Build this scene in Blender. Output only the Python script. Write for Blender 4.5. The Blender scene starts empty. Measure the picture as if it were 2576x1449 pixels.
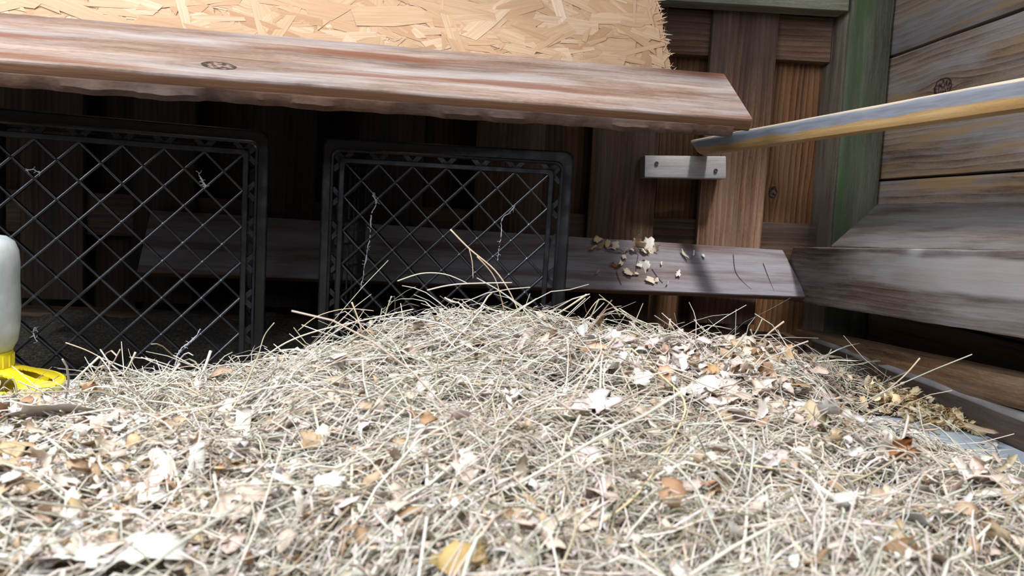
import bpy, math, random
import numpy as np
from mathutils import Vector, Matrix

# ------------------------------------------------------------------ camera
F = 2022.0
CAMZ = 0.25
_Y = Vector(((1181-1288)/F, -(526-724.5)/F, -1.0)).normalized()
_r = math.radians(2.2)
_Z = Vector((math.sin(_r), math.cos(_r), 0)); _Z = (_Z - _Z.dot(_Y)*_Y).normalized()
_X = _Y.cross(_Z)
RC = Matrix((_X, _Y, _Z))            # camera space -> world
cam_data = bpy.data.cameras.new('camera')
cam = bpy.data.objects.new('camera', cam_data)
bpy.context.scene.collection.objects.link(cam)
cam.matrix_world = Matrix.Translation((0, 0, CAMZ)) @ RC.to_4x4()
cam_data.sensor_width = 36.0
cam_data.lens = 36.0*F/2576.0
cam_data.clip_start = 0.01
cam_data.dof.use_dof = True
cam_data.dof.focus_distance = 1.1
cam_data.dof.aperture_fstop = 14.0
bpy.context.scene.camera = cam

# ------------------------------------------------------------------ sky, sun, exposure
sc = bpy.context.scene
sc.view_settings.view_transform = 'Standard'
sc.view_settings.look = 'None'
sc.view_settings.gamma = 1.0
sc.view_settings.use_curve_mapping = False
sc.view_settings.exposure = -0.3
w = bpy.data.worlds.new('overcast_sky'); sc.world = w; w.use_nodes = True
w.node_tree.nodes['Background'].inputs[0].default_value = (0.87, 0.93, 1.0, 1)
w.node_tree.nodes['Background'].inputs[1].default_value = 2.1
def sun(name, to_light, e, ang, col):
    l = bpy.data.lights.new(name, 'SUN'); l.energy = e; l.angle = math.radians(ang); l.color = col
    o = bpy.data.objects.new(name, l); sc.collection.objects.link(o)
    o.rotation_euler = Vector(to_light).to_track_quat('Z', 'Y').to_euler()
    return o
sun('hazy_sun', (0.14, -0.42, 0.80), 3.6, 5, (1.0, 0.97, 0.95))
def area(name, loc, target, sx, sy, e, col):
    l = bpy.data.lights.new(name, 'AREA'); l.shape = 'RECTANGLE'; l.size = sx; l.size_y = sy; l.energy = e; l.color = col
    o = bpy.data.objects.new(name, l); sc.collection.objects.link(o); o.location = loc
    o.rotation_euler = (Vector(loc)-Vector(target)).to_track_quat('Z', 'Y').to_euler()
    return o
area('roof_opening_daylight', (-0.75, 0.25, 1.02), (-0.35, 0.95, 0.35), 0.5, 0.5, 22.0, (0.80, 0.90, 1.0))

area('front_fill_light', (-0.62, -0.72, 0.92), (0.0, 1.0, 0.25), 0.55, 0.4, 9.0, (0.70, 0.80, 1.0))  # added lamp beyond the front wall, puts glints on the crate bars

# ------------------------------------------------------------------ pixel -> place helpers
def ray(px, py):
    return (RC @ Vector(((px-1288)/F, -(py-724.5)/F, -1.0)))
O = Vector((0, 0, CAMZ))
def onY(px, py, y): d = ray(px, py); return O + d*(y/d.y)
def onX(px, py, x): d = ray(px, py); return O + d*(x/d.x)
def onZ(px, py, z): d = ray(px, py); return O + d*((z-CAMZ)/d.z)

C = sc.collection
rnd = random.Random(7)
rng = np.random.default_rng(11)

# ------------------------------------------------------------------ materials
class N:
    def __init__(s, name):
        s.m = bpy.data.materials.new(name); s.m.use_nodes = True
        s.t = s.m.node_tree; s.n = s.t.nodes; s.l = s.t.links
        s.b = s.n['Principled BSDF']
    def new(s, t, **k):
        x = s.n.new(t)
        for a, v in k.items(): setattr(x, a, v)
        return x
    def put(s, sock, v):
        if hasattr(v, 'is_linked') or hasattr(v, 'links'): s.l.new(v, sock)
        else: sock.default_value = v
    def math(s, op, a, b=0.0, clamp=False):
        x = s.new('ShaderNodeMath', operation=op); x.use_clamp = clamp
        s.put(x.inputs[0], a); s.put(x.inputs[1], b); return x.outputs[0]
    def vmath(s, op, a, b):
        x = s.new('ShaderNodeVectorMath', operation=op); s.put(x.inputs[0], a); s.put(x.inputs[1], b)
        return x.outputs['Value'] if op in ('LENGTH', 'DOT_PRODUCT') else x.outputs[0]
    def noise(s, vec, scale=1, detail=4, rough=.5, dist=0):
        x = s.new('ShaderNodeTexNoise'); s.put(x.inputs['Vector'], vec)
        x.inputs['Scale'].default_value = scale; x.inputs['Detail'].default_value = detail
        x.inputs['Roughness'].default_value = rough; x.inputs['Distortion'].default_value = dist
        return x.outputs['Fac']
    def ramp(s, fac, stops):
        x = s.new('ShaderNodeValToRGB'); s.put(x.inputs[0], fac); cr = x.color_ramp
        while len(cr.elements) < len(stops): cr.elements.new(0.5)
        for e, (p, c) in zip(cr.elements, stops):
            e.position = p; e.color = (c, c, c, 1) if isinstance(c, (int, float)) else (*c, 1)
        return x.outputs[0]
    def mix(s, fac, a, b, mode='MIX'):
        x = s.new('ShaderNodeMix', data_type='RGBA', blend_type=mode)
        s.put(x.inputs[0], fac)
        for i, v in ((6, a), (7, b)):
            if isinstance(v, tuple) and len(v) == 3: v = (*v, 1)
            s.put(x.inputs[i], v)
        return x.outputs[2]
    def attr(s, name, vec=True):
        x = s.new('ShaderNodeAttribute', attribute_name=name); return x.outputs['Vector' if vec else 'Fac']
    def bump(s, h, strength, dist=0.001):
        x = s.new('ShaderNodeBump'); x.inputs['Strength'].default_value = strength; x.inputs['Distance'].default_value = dist
        s.put(x.inputs['Height'], h); s.l.new(x.outputs[0], s.b.inputs['Normal'])

def wood(name, dark, mid, light, grey=(.35, .34, .34), grey_amt=.5, grey_thr=.5, knots=(), rough=.75, grain=1.0,
         rings=0.0, stain=None, stain_amt=0.0, bump=.28, extra=None):
    k = N(name)
    bc = k.attr('bc')
    sep = k.new('ShaderNodeSeparateXYZ'); k.l.new(bc, sep.inputs[0])
    base = bc
    kd = None
    for (ku, kw, ru, rw) in knots:
        d = k.vmath('SUBTRACT', bc, (ku, kw, 0)); d = k.vmath('MULTIPLY', d, (1/ru, 1/rw, 0))
        ln = k.vmath('LENGTH', d, (0, 0, 0))
        fall = k.math('POWER', 2.718, k.math('MULTIPLY', ln, -0.8))
        sh = k.math('MULTIPLY', fall, rw*1.3)
        sg = k.math('SIGN', k.math('SUBTRACT', sep.outputs[1], kw))
        off = k.new('ShaderNodeCombineXYZ'); k.l.new(k.math('MULTIPLY', sh, sg), off.inputs[1])
        base = k.vmath('SUBTRACT', base, off.outputs[0])
        kd = ln if kd is None else k.math('MINIMUM', kd, ln)
    wn = k.new('ShaderNodeTexNoise'); k.l.new(k.vmath('MULTIPLY', base, (3, 7, 7)), wn.inputs['Vector'])
    wn.inputs['Scale'].default_value = 1; wn.inputs['Detail'].default_value = 2
    wv = k.vmath('MULTIPLY', k.vmath('SUBTRACT', wn.outputs['Color'], (.5, .5, .5)), (0, .02, .01))
    base = k.vmath('ADD', base, wv)
    fine = k.noise(k.vmath('MULTIPLY', base, (16*grain, 380*grain, 260*grain)), 1, 5, .7)
    med = k.noise(k.vmath('MULTIPLY', base, (1.9*grain, 24*grain, 18*grain)), 1, 9, .66)
    spk = k.noise(k.vmath('MULTIPLY', base, (140, 420, 300)), 1, 2, .5)
    g = k.math('ADD', k.math('ADD', k.math('MULTIPLY', med, .66), k.math('MULTIPLY', fine, .22)), k.math('MULTIPLY', spk, .12))
    if rings > 0:
        wt = k.new('ShaderNodeTexWave', wave_type='BANDS', bands_direction='Y', wave_profile='SAW')
        k.l.new(k.vmath('MULTIPLY', base, (2.0, 28, 10)), wt.inputs['Vector'])
        wt.inputs['Scale'].default_value = 1.0; wt.inputs['Distortion'].default_value = 5; wt.inputs['Detail'].default_value = 2
        g = k.math('ADD', k.math('MULTIPLY', g, 1-rings), k.math('MULTIPLY', wt.outputs['Fac'], rings))
    col = k.ramp(g, [(.38, dark), (.5, mid), (.62, light)])
    blot = k.noise(k.vmath('MULTIPLY', base, (3.2, 16, 16)), 1, 5, .6)
    gm = k.ramp(blot, [(grey_thr-.09, 0.0), (grey_thr+.09, 1.0)])
    gcol = k.mix(k.math('MULTIPLY', fine, .9), tuple(c*.6 for c in grey), tuple(min(1, c*1.35) for c in grey))
    col = k.mix(k.math('MULTIPLY', gm, grey_amt), col, gcol)
    if stain:
        st = k.noise(k.vmath('MULTIPLY', k.vmath('ADD', base, (3, 5, 1)), (2.2, 30, 12)), 1, 4, .6)
        col = k.mix(k.math('MULTIPLY', k.ramp(st, [(.52, 0.0), (.62, 1.0)]), stain_amt), col, stain)
    if kd is not None:
        rn = k.math('ADD', kd, k.math('MULTIPLY', k.math('SUBTRACT', k.noise(bc, 90, 2), .5), .35))
        ringf = k.ramp(rn, [(.0, .9), (.9, .95), (1.02, .9), (1.12, 0.0)])
        kc = k.mix(k.ramp(k.noise(bc, 160, 4), [(.42, 0.0), (.6, 1.0)]), (.010, .006, .004), (.22, .14, .11))
        kc = k.mix(k.ramp(rn, [(.78, 0.0), (.9, 1.0)]), kc, (.02, .012, .009))
        col = k.mix(ringf, col, kc)
    if extra: col = extra(k, col, bc, sep)
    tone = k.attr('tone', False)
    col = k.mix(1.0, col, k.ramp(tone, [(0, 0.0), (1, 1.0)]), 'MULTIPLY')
    k.l.new(col, k.b.inputs['Base Color'])
    k.b.inputs['Roughness'].default_value = rough
    k.b.inputs['Specular IOR Level'].default_value = .3
    k.bump(k.math('ADD', fine, med), bump, .0012)
    return k.m

def plain(name, col, rough=.5, spec=.5, **kw):
    k = N(name); k.b.inputs['Base Color'].default_value = (*col, 1); k.b.inputs['Roughness'].default_value = rough
    k.b.inputs['Specular IOR Level'].default_value = spec
    for a, v in kw.items(): k.b.inputs[a.replace('_', ' ')].default_value = v
    nz = k.noise(k.new('ShaderNodeTexCoord').outputs['Object'], 60, 3)
    k.put(k.b.inputs['Roughness'], k.math('ADD', k.math('MULTIPLY', nz, .3), rough-.15))
    return k.m

# ------------------------------------------------------------------ mesh helpers
def tagset(o, label=None, cat=None, group=None, kind=None):
    if label: o['label'] = label
    if cat: o['category'] = cat
    if group: o['group'] = group
    if kind: o['kind'] = kind
    return o
def empty(name, loc, label, cat, group=None):
    o = bpy.data.objects.new(name, None); C.objects.link(o); o.location = loc; o.empty_display_size = .02
    return tagset(o, label, cat, group)
class G:
    """collects geometry with bc (board coordinates) and tone per vertex"""
    def __init__(s): s.v = []; s.f = []; s.bc = []; s.tone = []
    def add(s, vs, fs, bc=None, tone=1.0):
        b = len(s.v); s.v += [tuple(x) for x in vs]; s.f += [tuple(i+b for i in f) for f in fs]
        s.bc += [tuple(x) for x in (bc if bc is not None else vs)]
        s.tone += [tone]*len(vs) if not hasattr(tone, '__len__') else list(tone)
    def build(s, name, mat, parent=None, smooth=35, origin=None):
        o0 = Vector(origin) if origin is not None else Vector((0, 0, 0))
        me = bpy.data.meshes.new(name)
        me.from_pydata([tuple(Vector(x)-o0) for x in s.v], [], s.f)
        a = me.attributes.new('bc', 'FLOAT_VECTOR', 'POINT'); a.data.foreach_set('vector', np.array(s.bc, float).ravel())
        a = me.attributes.new('tone', 'FLOAT', 'POINT'); a.data.foreach_set('value', np.array(s.tone, float))
        me.materials.append(mat)
        if smooth:
            me.polygons.foreach_set('use_smooth', [True]*len(me.polygons)); me.set_sharp_from_angle(angle=math.radians(smooth))
        me.update()
        o = bpy.data.objects.new(name, me); C.objects.link(o)
        if parent is not None:
            o.parent = parent
        elif origin is not None: o.location = o0
        return o

def board(g, a0, a1, b1, b0, th, seed=0, r=.003, wob=.0012, edge=.0, nu=30, nw=6, tone=1.0, bow=0.0, cup=0.0, endrag=0.0, bc0=None):
    """a = start end, b = far end, 0 = first edge, 1 = second edge; thickness grows away from normal (a1-a0)x(b0-a0)"""
    a0, a1, b1, b0 = map(Vector, (a0, a1, b1, b0))
    n = (b0-a0).cross(a1-a0).normalized()      # outward face normal, turned to the room's middle
    flip = n.dot(Vector((0, .2, .3))-(a0+b1)/2) < 0
    if flip: n = -n
    L = ((b0-a0).length+(b1-a1).length)/2; W = ((a1-a0).length+(b1-b0).length)/2
    R = random.Random(seed); ph = [R.uniform(0, 9) for _ in range(8)]
    off = bc0 if bc0 is not None else (R.uniform(0, 50), R.uniform(0, 50), R.uniform(0, 50))
    loop = []
    for i in range(nw+1):
        loop.append((r+(W-2*r)*i/nw, 0))
    loop += [(W-r*.3, r*.3), (W, r)]
    loop += [(W, th-r), (W-r, th)]
    loop += [(r, th), (0, th-r), (0, r), (r*.3, r*.3)]
    m = len(loop); vs = []; bcs = []
    def nz(x, k): return (math.sin(x*23+ph[k])+.6*math.sin(x*61+ph[k+1])+.35*math.sin(x*143+ph[k+2]))/2
    for j in range(nu+1):
        s = j/nu
        for (wv, tv) in loop:
            u = wv/W
            ss = s
            if endrag and j in (0, nu):
                ss = s + (1 if j else -1)*R.uniform(-1, 1)*endrag/L
            p0 = a0.lerp(b0, ss); p1 = a1.lerp(b1, ss); p = p0.lerp(p1, u)
            e = nz(s*L, 0)*wob
            if edge and u > .95: p += (p1-p0).normalized()*(edge*nz(s*L*1.5+tv*30, 2)); 
            p += n*(-tv + e + bow*math.sin(math.pi*s) - cup*(2*u-1)**2)
            vs.append(p); bcs.append((off[0]+ss*L, off[1]+wv, off[2]+tv))
    fs = []
    for j in range(nu):
        for i in range(m):
            i2 = (i+1) % m
            fs.append((j*m+i, (j+1)*m+i, (j+1)*m+i2, j*m+i2))
    fs.append(tuple(range(m))); fs.append(tuple(nu*m+i for i in reversed(range(m))))
    if flip: fs = [tuple(reversed(f)) for f in fs]
    g.add(vs, fs, bcs, tone)
def box(g, x0, x1, y0, y1, z0, z1, tone=1.0, axis='x', seed=0, **k):
    """axis-aligned timber, grain along axis, with its detailed face to -Y (x, z) or -X (y)"""
    if axis == 'x': board(g, (x0, y0, z1), (x0, y0, z0), (x1, y0, z0), (x1, y0, z1), y1-y0, seed, tone=tone, **k)
    elif axis == 'z': board(g, (x0, y0, z0), (x1, y0, z0), (x1, y0, z1), (x0, y0, z1), y1-y0, seed, tone=tone, **k)
    elif axis == 'y': board(g, (x0, y1, z1), (x0, y1, z0), (x0, y0, z0), (x0, y0, z1), x1-x0, seed, tone=tone, **k)

def tube_geo(pts, rad, k=6, flat=1.0):
    pts = [Vector(p) for p in pts]; n = len(pts); vs = []; fs = []
    for i, p in enumerate(pts):
        d = (pts[min(i+1, n-1)]-pts[max(i-1, 0)]).normalized()
        a = d.cross(Vector((0, 0, 1)));
        if a.length < .1: a = d.cross(Vector((1, 0, 0)))
        a.normalize(); b = a.cross(d)
        rr = rad[i] if hasattr(rad, '__len__') else rad
        for j in range(k):
            t = 2*math.pi*j/k; vs.append(p+a*math.cos(t)*rr+b*math.sin(t)*rr*flat)
    for i in range(n-1):
        for j in range(k): fs.append((i*k+j, i*k+(j+1) % k, (i+1)*k+(j+1) % k, (i+1)*k+j))
    fs.append(tuple(reversed(range(k)))); fs.append(tuple((n-1)*k+j for j in range(k)))
    return vs, fs
def smooth_path(pts, sub=5):
    pts = [Vector(p) for p in pts]; out = []
    for i in range(len(pts)-1):
        p0 = pts[max(i-1, 0)]; p1 = pts[i]; p2 = pts[i+1]; p3 = pts[min(i+2, len(pts)-1)]
        for s in range(sub):
            t = s/sub
            out.append(.5*((2*p1)+(p2-p0)*t+(2*p0-5*p1+4*p2-p3)*t*t+(3*p1-p0-3*p2+p3)*t**3))
    out.append(pts[-1]); return out

# ------------------------------------------------------------------ wood materials
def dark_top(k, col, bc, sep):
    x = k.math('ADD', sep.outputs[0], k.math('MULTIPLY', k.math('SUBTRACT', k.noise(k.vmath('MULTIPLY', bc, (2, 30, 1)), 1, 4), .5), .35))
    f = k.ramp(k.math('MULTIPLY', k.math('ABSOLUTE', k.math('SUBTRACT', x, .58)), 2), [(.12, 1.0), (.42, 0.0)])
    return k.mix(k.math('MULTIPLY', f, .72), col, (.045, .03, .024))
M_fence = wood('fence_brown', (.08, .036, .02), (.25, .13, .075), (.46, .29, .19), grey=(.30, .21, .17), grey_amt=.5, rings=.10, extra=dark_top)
M_fence_red = wood('fence_red_brown', (.08, .03, .012), (.25, .11, .045), (.40, .20, .09), grey=(.2, .13, .08), grey_amt=.3, rings=.16, knots=[(.29, .027, .012, .009)])
M_sidewall = wood('weathered_side_boards', (.085, .05, .035), (.21, .145, .10), (.34, .25, .175), grey=(.29, .27, .265), grey_amt=.7, grey_thr=.51, stain=(.34, .20, .085), stain_amt=.65, rings=.12, knots=[(.294, .082, .026, .016)])
M_dark = wood('dark_damp_timber', (.035, .017, .009), (.11, .06, .033), (.21, .125, .07), grey=(.13, .09, .07), grey_amt=.4)
M_ceiling = wood('roof_boards', (.05, .03, .02), (.14, .09, .06), (.24, .17, .12))

# ------------------------------------------------------------------ setting
g = G()
# floor: pale vinyl sheet
g.add([(-1.05, -.7, 0), (1.0, -.7, 0), (1.0, 1.7, 0), (-1.05, 1.7, 0), (-1.05, -.7, -.02), (1.0, -.7, -.02), (1.0, 1.7, -.02), (-1.05, 1.7, -.02)],
      [(0, 1, 2, 3), (7, 6, 5, 4), (0, 4, 5, 1), (1, 5, 6, 2), (2, 6, 7, 3), (3, 7, 4, 0)])
k = N('pale_blue_vinyl'); tc = k.new('ShaderNodeTexCoord').outputs['Object']
k.l.new(k.mix(k.ramp(k.noise(tc, 22, 5), [(.4, 0.0), (.65, 1.0)]), (.60, .68, .78), (.76, .81, .86)), k.b.inputs['Base Color']); k.b.inputs['Roughness'].default_value = .45
fl = g.build('floor', k.m, smooth=0); fl['kind'] = 'structure'

def wall_z_board(g, pxl, pxr, y, z0, z1, th, seed, tone, py=600, bc0=None):
    xl = onY(pxl, py, y).x; xr = onY(pxr, py, y).x
    lean = .004
    board(g, (xl-lean, y, z0), (xr-lean, y, z0), (xr+lean, y, z1), (xl+lean, y, z1), th, seed, r=.003, wob=.0015, nu=24, nw=4, tone=tone, cup=.0015, bc0=bc0)
g = G()
YF, YB = 1.55, 1.605
# back layer boards (deep), left ones darkened to paint the shade behind the crates
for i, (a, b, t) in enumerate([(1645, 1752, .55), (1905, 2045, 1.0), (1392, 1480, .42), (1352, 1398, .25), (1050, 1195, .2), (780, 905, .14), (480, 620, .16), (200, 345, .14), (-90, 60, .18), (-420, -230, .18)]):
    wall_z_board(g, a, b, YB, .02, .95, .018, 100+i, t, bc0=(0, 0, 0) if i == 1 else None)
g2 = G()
for i, (a, b, t) in enumerate([(1757, 1920, 1.0), (1478, 1646, .36), (1190, 1362, .30), (898, 1060, .16), (618, 790, .14), (336, 490, .14), (52, 212, .2), (-240, -80, .15)]):  # front layer, left tones lowered as painted shade
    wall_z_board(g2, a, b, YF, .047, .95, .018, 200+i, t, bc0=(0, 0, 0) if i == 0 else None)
wb = empty('wall_back', (.0, 1.6, 0), None, None); wb['kind'] = 'structure'
def under(o, root):
    o.parent = root; o.matrix_parent_inverse = Matrix.Translation(root.location).inverted(); return o
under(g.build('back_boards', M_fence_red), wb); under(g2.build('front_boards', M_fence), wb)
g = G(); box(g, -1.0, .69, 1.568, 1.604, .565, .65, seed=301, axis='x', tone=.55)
box(g, -1.0, .69, 1.568, 1.604, .17, .25, seed=302, axis='x', tone=.3)  # rail tones lowered too, shade painted into the wood
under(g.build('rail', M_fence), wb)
g = G(); g.add([(-1.05, 1.64, 0), (.9, 1.64, 0), (.9, 1.64, 1), (-1.05, 1.64, 1), (-1.05, 1.66, 0), (.9, 1.66, 0), (.9, 1.66, 1), (-1.05, 1.66, 1)],
      [(0, 1, 2, 3), (7, 6, 5, 4), (0, 4, 5, 1), (1, 5, 6, 2), (2, 6, 7, 3), (3, 7, 4, 0)], tone=.4)
under(g.build('backing', M_dark, smooth=0), wb)

g = G()
for i, (z0, z1, t) in enumerate([(.0, .095, .8), (.098, .215, .9), (.219, .337, .95), (.341, .452, 1.05), (.456, .568, 1.0), (.572, .70, .8), (.704, .83, .8), (.834, .958, .8)]):
    board(g, (.78, 1.62, z1), (.78, 1.62, z0), (.78, -.6, z0), (.78, -.6, z1), .02, 400+i, wob=.0018, nu=50, nw=4, tone=min(t, 1), cup=.001, bc0=(0, 0, 0) if i == 4 else None)
g.add([(.802, -.65, 0), (.802, 1.64, 0), (.802, 1.64, .955), (.802, -.65, .955), (.815, -.65, 0), (.815, 1.64, 0), (.815, 1.64, .955), (.815, -.65, .955)],
      [(0, 1, 2, 3), (7, 6, 5, 4), (0, 4, 5, 1), (1, 5, 6, 2), (2, 6, 7, 3), (3, 7, 4, 0)], tone=.3)  # unseen sheet added behind the boards to keep sky light out of the gaps
wr = g.build('wall_right', M_sidewall); wr['kind'] = 'structure'
g = G()
for i in range(8):
    z0 = i*.118
    board(g, (-1.0, -.6, z0), (-1.0, -.6, z0+.115), (-1.0, 1.62, z0+.115), (-1.0, 1.62, z0), .02, 500+i, nu=40, nw=4, tone=.4)
wl = g.build('wall_left', M_sidewall); wl['kind'] = 'structure'
g = G()
for i in range(6):
    z0 = i*.118
    board(g, (-1.0, -.62, z0), (-1.0, -.62, z0+.117), (.80, -.62, z0+.117), (.80, -.62, z0), .02, 550+i, nu=40, nw=4, tone=.35)
wf = g.build('wall_front', M_sidewall); wf['kind'] = 'structure'
g = G()
for i in range(7):
    y0 = .86+i*.118
    xe = .85 if i > 2 else .44  # front boards cut short at the right, a gap shaped to admit the sun
    board(g, (-1.05, y0+.115, .96), (-1.05, y0, .96), (xe, y0, .96), (xe, y0+.115, .96), .02, 600+i, nu=20, nw=3, tone=.6)
ce = g.build('ceiling', M_ceiling); ce['kind'] = 'structure'

# ------------------------------------------------------------------ corner post
def algae(k, col, bc, sep):
    m = k.noise(k.vmath('MULTIPLY', bc, (5, 30, 30)), 1, 5, .6)
    band = k.ramp(k.math('MULTIPLY', sep.outputs[1], 10), [(.0, .3), (.1, .95), (.40, .6), (.6, .12)])
    f = k.math('MULTIPLY', k.ramp(m, [(.35, 0.0), (.6, 1.0)]), band)
    return k.mix(k.math('MULTIPLY', f, 1.0), col, (.045, .095, .028))
M_post = wood('algae_post', (.03, .027, .018), (.10, .09, .065), (.19, .175, .13), grey=(.12, .12, .09), grey_amt=.4, extra=algae)
M_postside = wood('post_side', (.07, .05, .035), (.20, .155, .11), (.34, .27, .20), grey=(.25, .22, .19), grey_amt=.5)
pr = empty('corner_post', (.73, 1.55, 0), 'square corner post with green algae on its front, between brown fence boards and side wall', 'post')
g = G()
board(g, (.692, 1.5, 0), (.775, 1.5, 0), (.775, 1.5, .94), (.692, 1.5, .94), .012, 11, r=.004, nu=40, nw=8, bc0=(0, 0, 0))
under(g.build('front_face', M_post), pr)
g = G()
board(g, (.690, 1.606, 0), (.690, 1.504, 0), (.692, 1.504, .94), (.692, 1.606, .94), .02, 12, r=.005, nu=40, nw=6)
box(g, .712, .775, 1.513, 1.606, 0, .94, axis='z', seed=13)
under(g.build('side_face', M_postside), pr)

# top rail across the fence
g = G(); box(g, onY(1500, 10, 1.5).x, .685, 1.495, 1.545, .645, .735, seed=21, axis='x')
M_toprail = wood('mossy_rail', (.07, .065, .04), (.19, .18, .12), (.33, .32, .24), grey=(.30, .31, .27), grey_amt=.7)
tagset(g.build('top_rail', M_toprail), 'greenish weathered horizontal rail across the fence boards at the top, ending at the post', 'rail')
# back sole plate
g = G(); box(g, -.98, .63, 1.45, 1.54, .0, .036, seed=22, axis='x', tone=1)
tagset(g.build('sole_plate', M_dark), 'dark brown timber lying along the foot of the back fence', 'timber')

# ------------------------------------------------------------------ right hand side timbers
XB = .645
def rx(px, py, x): return onX(px, py, x)
g = G()
a0 = rx(1995, 829, XB); a0.z = .046
def zr(px, py, x=XB): return rx(px, py, x)
tl = Vector((XB, 1.545, .040)); tr = Vector((XB, -.1, .108))
p1 = zr(2008, 829); p2 = zr(2573, 950)
tl = p1 + (p1-p2)*0.02; tr = p2 + (p2-p1)*1.6
q1 = zr(1990, 890); q2 = zr(2573, 1034)
bl = q1; br = q2 + (q2-q1)*1.6
board(g, tl, bl, br, tr, .045, 31, r=.005, wob=.002, nu=60, nw=6)
M_beam = wood('warm_brown_beam', (.035, .016, .007), (.15, .078, .038), (.30, .175, .09), grey=(.26, .20, .15), grey_amt=.35, grey_thr=.54)
tagset(g.build('upper_sole_beam', M_beam), 'brown beam with worn lit top edge lying below the dark slot of the right wall', 'beam')
g = G()
XS = .655
s1 = rx(2130, 925, XS); s2 = rx(2573, 1046, XS); e1 = Vector((XS-.012, s1.y+.35, .0)); 
t1 = Vector((XS-.012, 1.44, s2.z+.006)); t2 = Vector((XS-.012, -.3, s2.z+.006))
board(g, t1, Vector((XS-.012, 1.44, .0)), Vector((XS-.012, -.3, .0)), t2, .10, 32, r=.006, wob=.002, nu=60, nw=6, tone=1, bc0=(0, 0, 0))
def dust(k, col, bc, sep):
    f = k.ramp(k.math('MULTIPLY', sep.outputs[1], 100), [(.1, .7), (.75, .5), (.95, 0.0)])
    f = k.math('MULTIPLY', f, k.ramp(k.math('MULTIPLY', sep.outputs[2], 20), [(.14, 1.0), (.22, 0.0)]))
    return k.mix(k.math('MULTIPLY', f, k.noise(k.vmath('MULTIPLY', bc, (20, 60, 60)), 1, 3)), col, (.62, .58, .57))
M_dusty = wood('dusty_damp_timber', (.02, .01, .006), (.06, .034, .02), (.11, .07, .04), grey_amt=.1, extra=dust)
tagset(g.build('lower_sole_beam', M_dusty), 'dark damp timber on the pale floor along the right wall, under the brown beam', 'beam')

def pale_end(k, col, bc, sep):
    x = k.math('ADD', sep.outputs[0], k.math('MULTIPLY', k.math('SUBTRACT', k.noise(k.vmath('MULTIPLY', bc, (6, 14, 1)), 1, 3), .5), .35))
    x = k.math('SUBTRACT', x, k.math('MULTIPLY', sep.outputs[1], 1.8))
    f = k.ramp(x, [(.10, 0.0), (.42, 1.0)])
    wv = k.math('MULTIPLY', k.math('ADD', sep.outputs[1], k.math('MULTIPLY', k.math('SUBTRACT', k.noise(k.vmath('MULTIPLY', bc, (5, 3, 1)), 1, 2), .5), .03)), 10)
    band = k.ramp(wv, [(.10, 0.0), (.16, 1.0), (.68, 1.0), (.76, .1)])
    col = k.mix(k.math('MULTIPLY', k.math('MULTIPLY', f, band), .72), col, (.47, .42, .40))
    ln_ = k.vmath('LENGTH', k.vmath('MULTIPLY', k.vmath('SUBTRACT', bc, (.43, .004, 0)), (38, 60, 0)), (0, 0, 0))
    return k.mix(k.ramp(ln_, [(.3, .5), (1.0, 0.0)]), col, (.46, .45, .43))
M_ledge = wood('ledge_board', (.035, .02, .013), (.11, .07, .05), (.22, .165, .135), grey=(.32, .29, .28), grey_amt=.6, grey_thr=.52, rings=.1, extra=pale_end,
               knots=[(.6, .052, .0055, .005)])
# vertical board under the ledge
XL = .601
A0 = rx(1998, 621, XL); B0 = rx(2576, 630, XL); A1 = rx(1955, 752, XL-.0); B1 = rx(2576, 800, XL)
A1.x -= .0; B1z = rx(2576, 852, XL)
def ext(a, b, t): return b+(b-a)*t
g = G()
TB = ext(A0, B0, 1.3); BB = ext(A1, B1z, 1.3)
board(g, A0, A1, BB, TB, .022, 41, r=.004, wob=.0015, nu=60, nw=8, endrag=.004, bc0=(0, 0, 0), edge=.001)
tagset(g.build('ledge_front_board', M_ledge), 'brown plank standing on edge above the dark slot, its right part greyish white', 'board')
M_ledgetop = wood('ledge_top', (.035, .022, .017), (.10, .073, .06), (.21, .165, .145), grey=(.22, .205, .205), grey_amt=.5, grey_thr=.46)
g = G()
c0 = onX(2200, 512, .775); c0.y = 1.497; c1 = onX(2090, 619, XL+.003); d0 = onX(2576, 511, .775); d1 = onX(2576, 628, XL+.003)
D0 = ext(c0, d0, 3.0); D1 = D0 + (d1-d0).normalized()*(d1-d0).length; D1 = ext(c1, d1, 1.3*1.25)
D0 = Vector((.775, D1.y, d0.z))
board(g, c0, c1, D1, D0, .018, 42, r=.003, wob=.001, nu=60, nw=8)
tagset(g.build('sloping_ledge', M_ledgetop), 'grey brown board sloping from the right wall down to the plank on edge', 'board')

# cleat
ca = empty('wall_cleat', onY(1724, 420, 1.52), 'small pale grey wooden block screwed across the fence boards under the stick end', 'block')
M_cleat = wood('pale_grey_block', (.30, .27, .27), (.46, .43, .43), (.60, .58, .58), grey=(.50, .50, .53), grey_amt=.6, grain=1.2)
g = G()
board(g, onY(1623, 391, 1.5), onY(1622, 446, 1.5), onY(1826, 450, 1.5), onY(1826, 393, 1.5), .047, 51, r=.002, wob=.0004, nu=10, nw=4)
under(g.build('block', M_cleat), ca)
M_screw = plain('rusty_screw', (.08, .07, .065), .5)
for (px, py) in ((1652, 411), (1801, 429)):
    p = onY(px, py, 1.4985); g = G(); vs = []; fs = []
    for rr, yy in ((.0001, -.0002), (.0012, -.0002), (.0016, -.001), (.0032, -.0012), (.0038, -.0002), (.0038, .004)):
        for j in range(12): vs.append((p.x+rr*math.cos(j*math.pi/6), p.y+yy, p.z+rr*math.sin(j*math.pi/6)))
    for i in range(5):
        for j in range(12): fs.append((i*12+j, i*12+(j+1) % 12, (i+1)*12+(j+1) % 12, (i+1)*12+j))
    g.add(vs, fs); under(g.build('screw', M_screw), ca)

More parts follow.
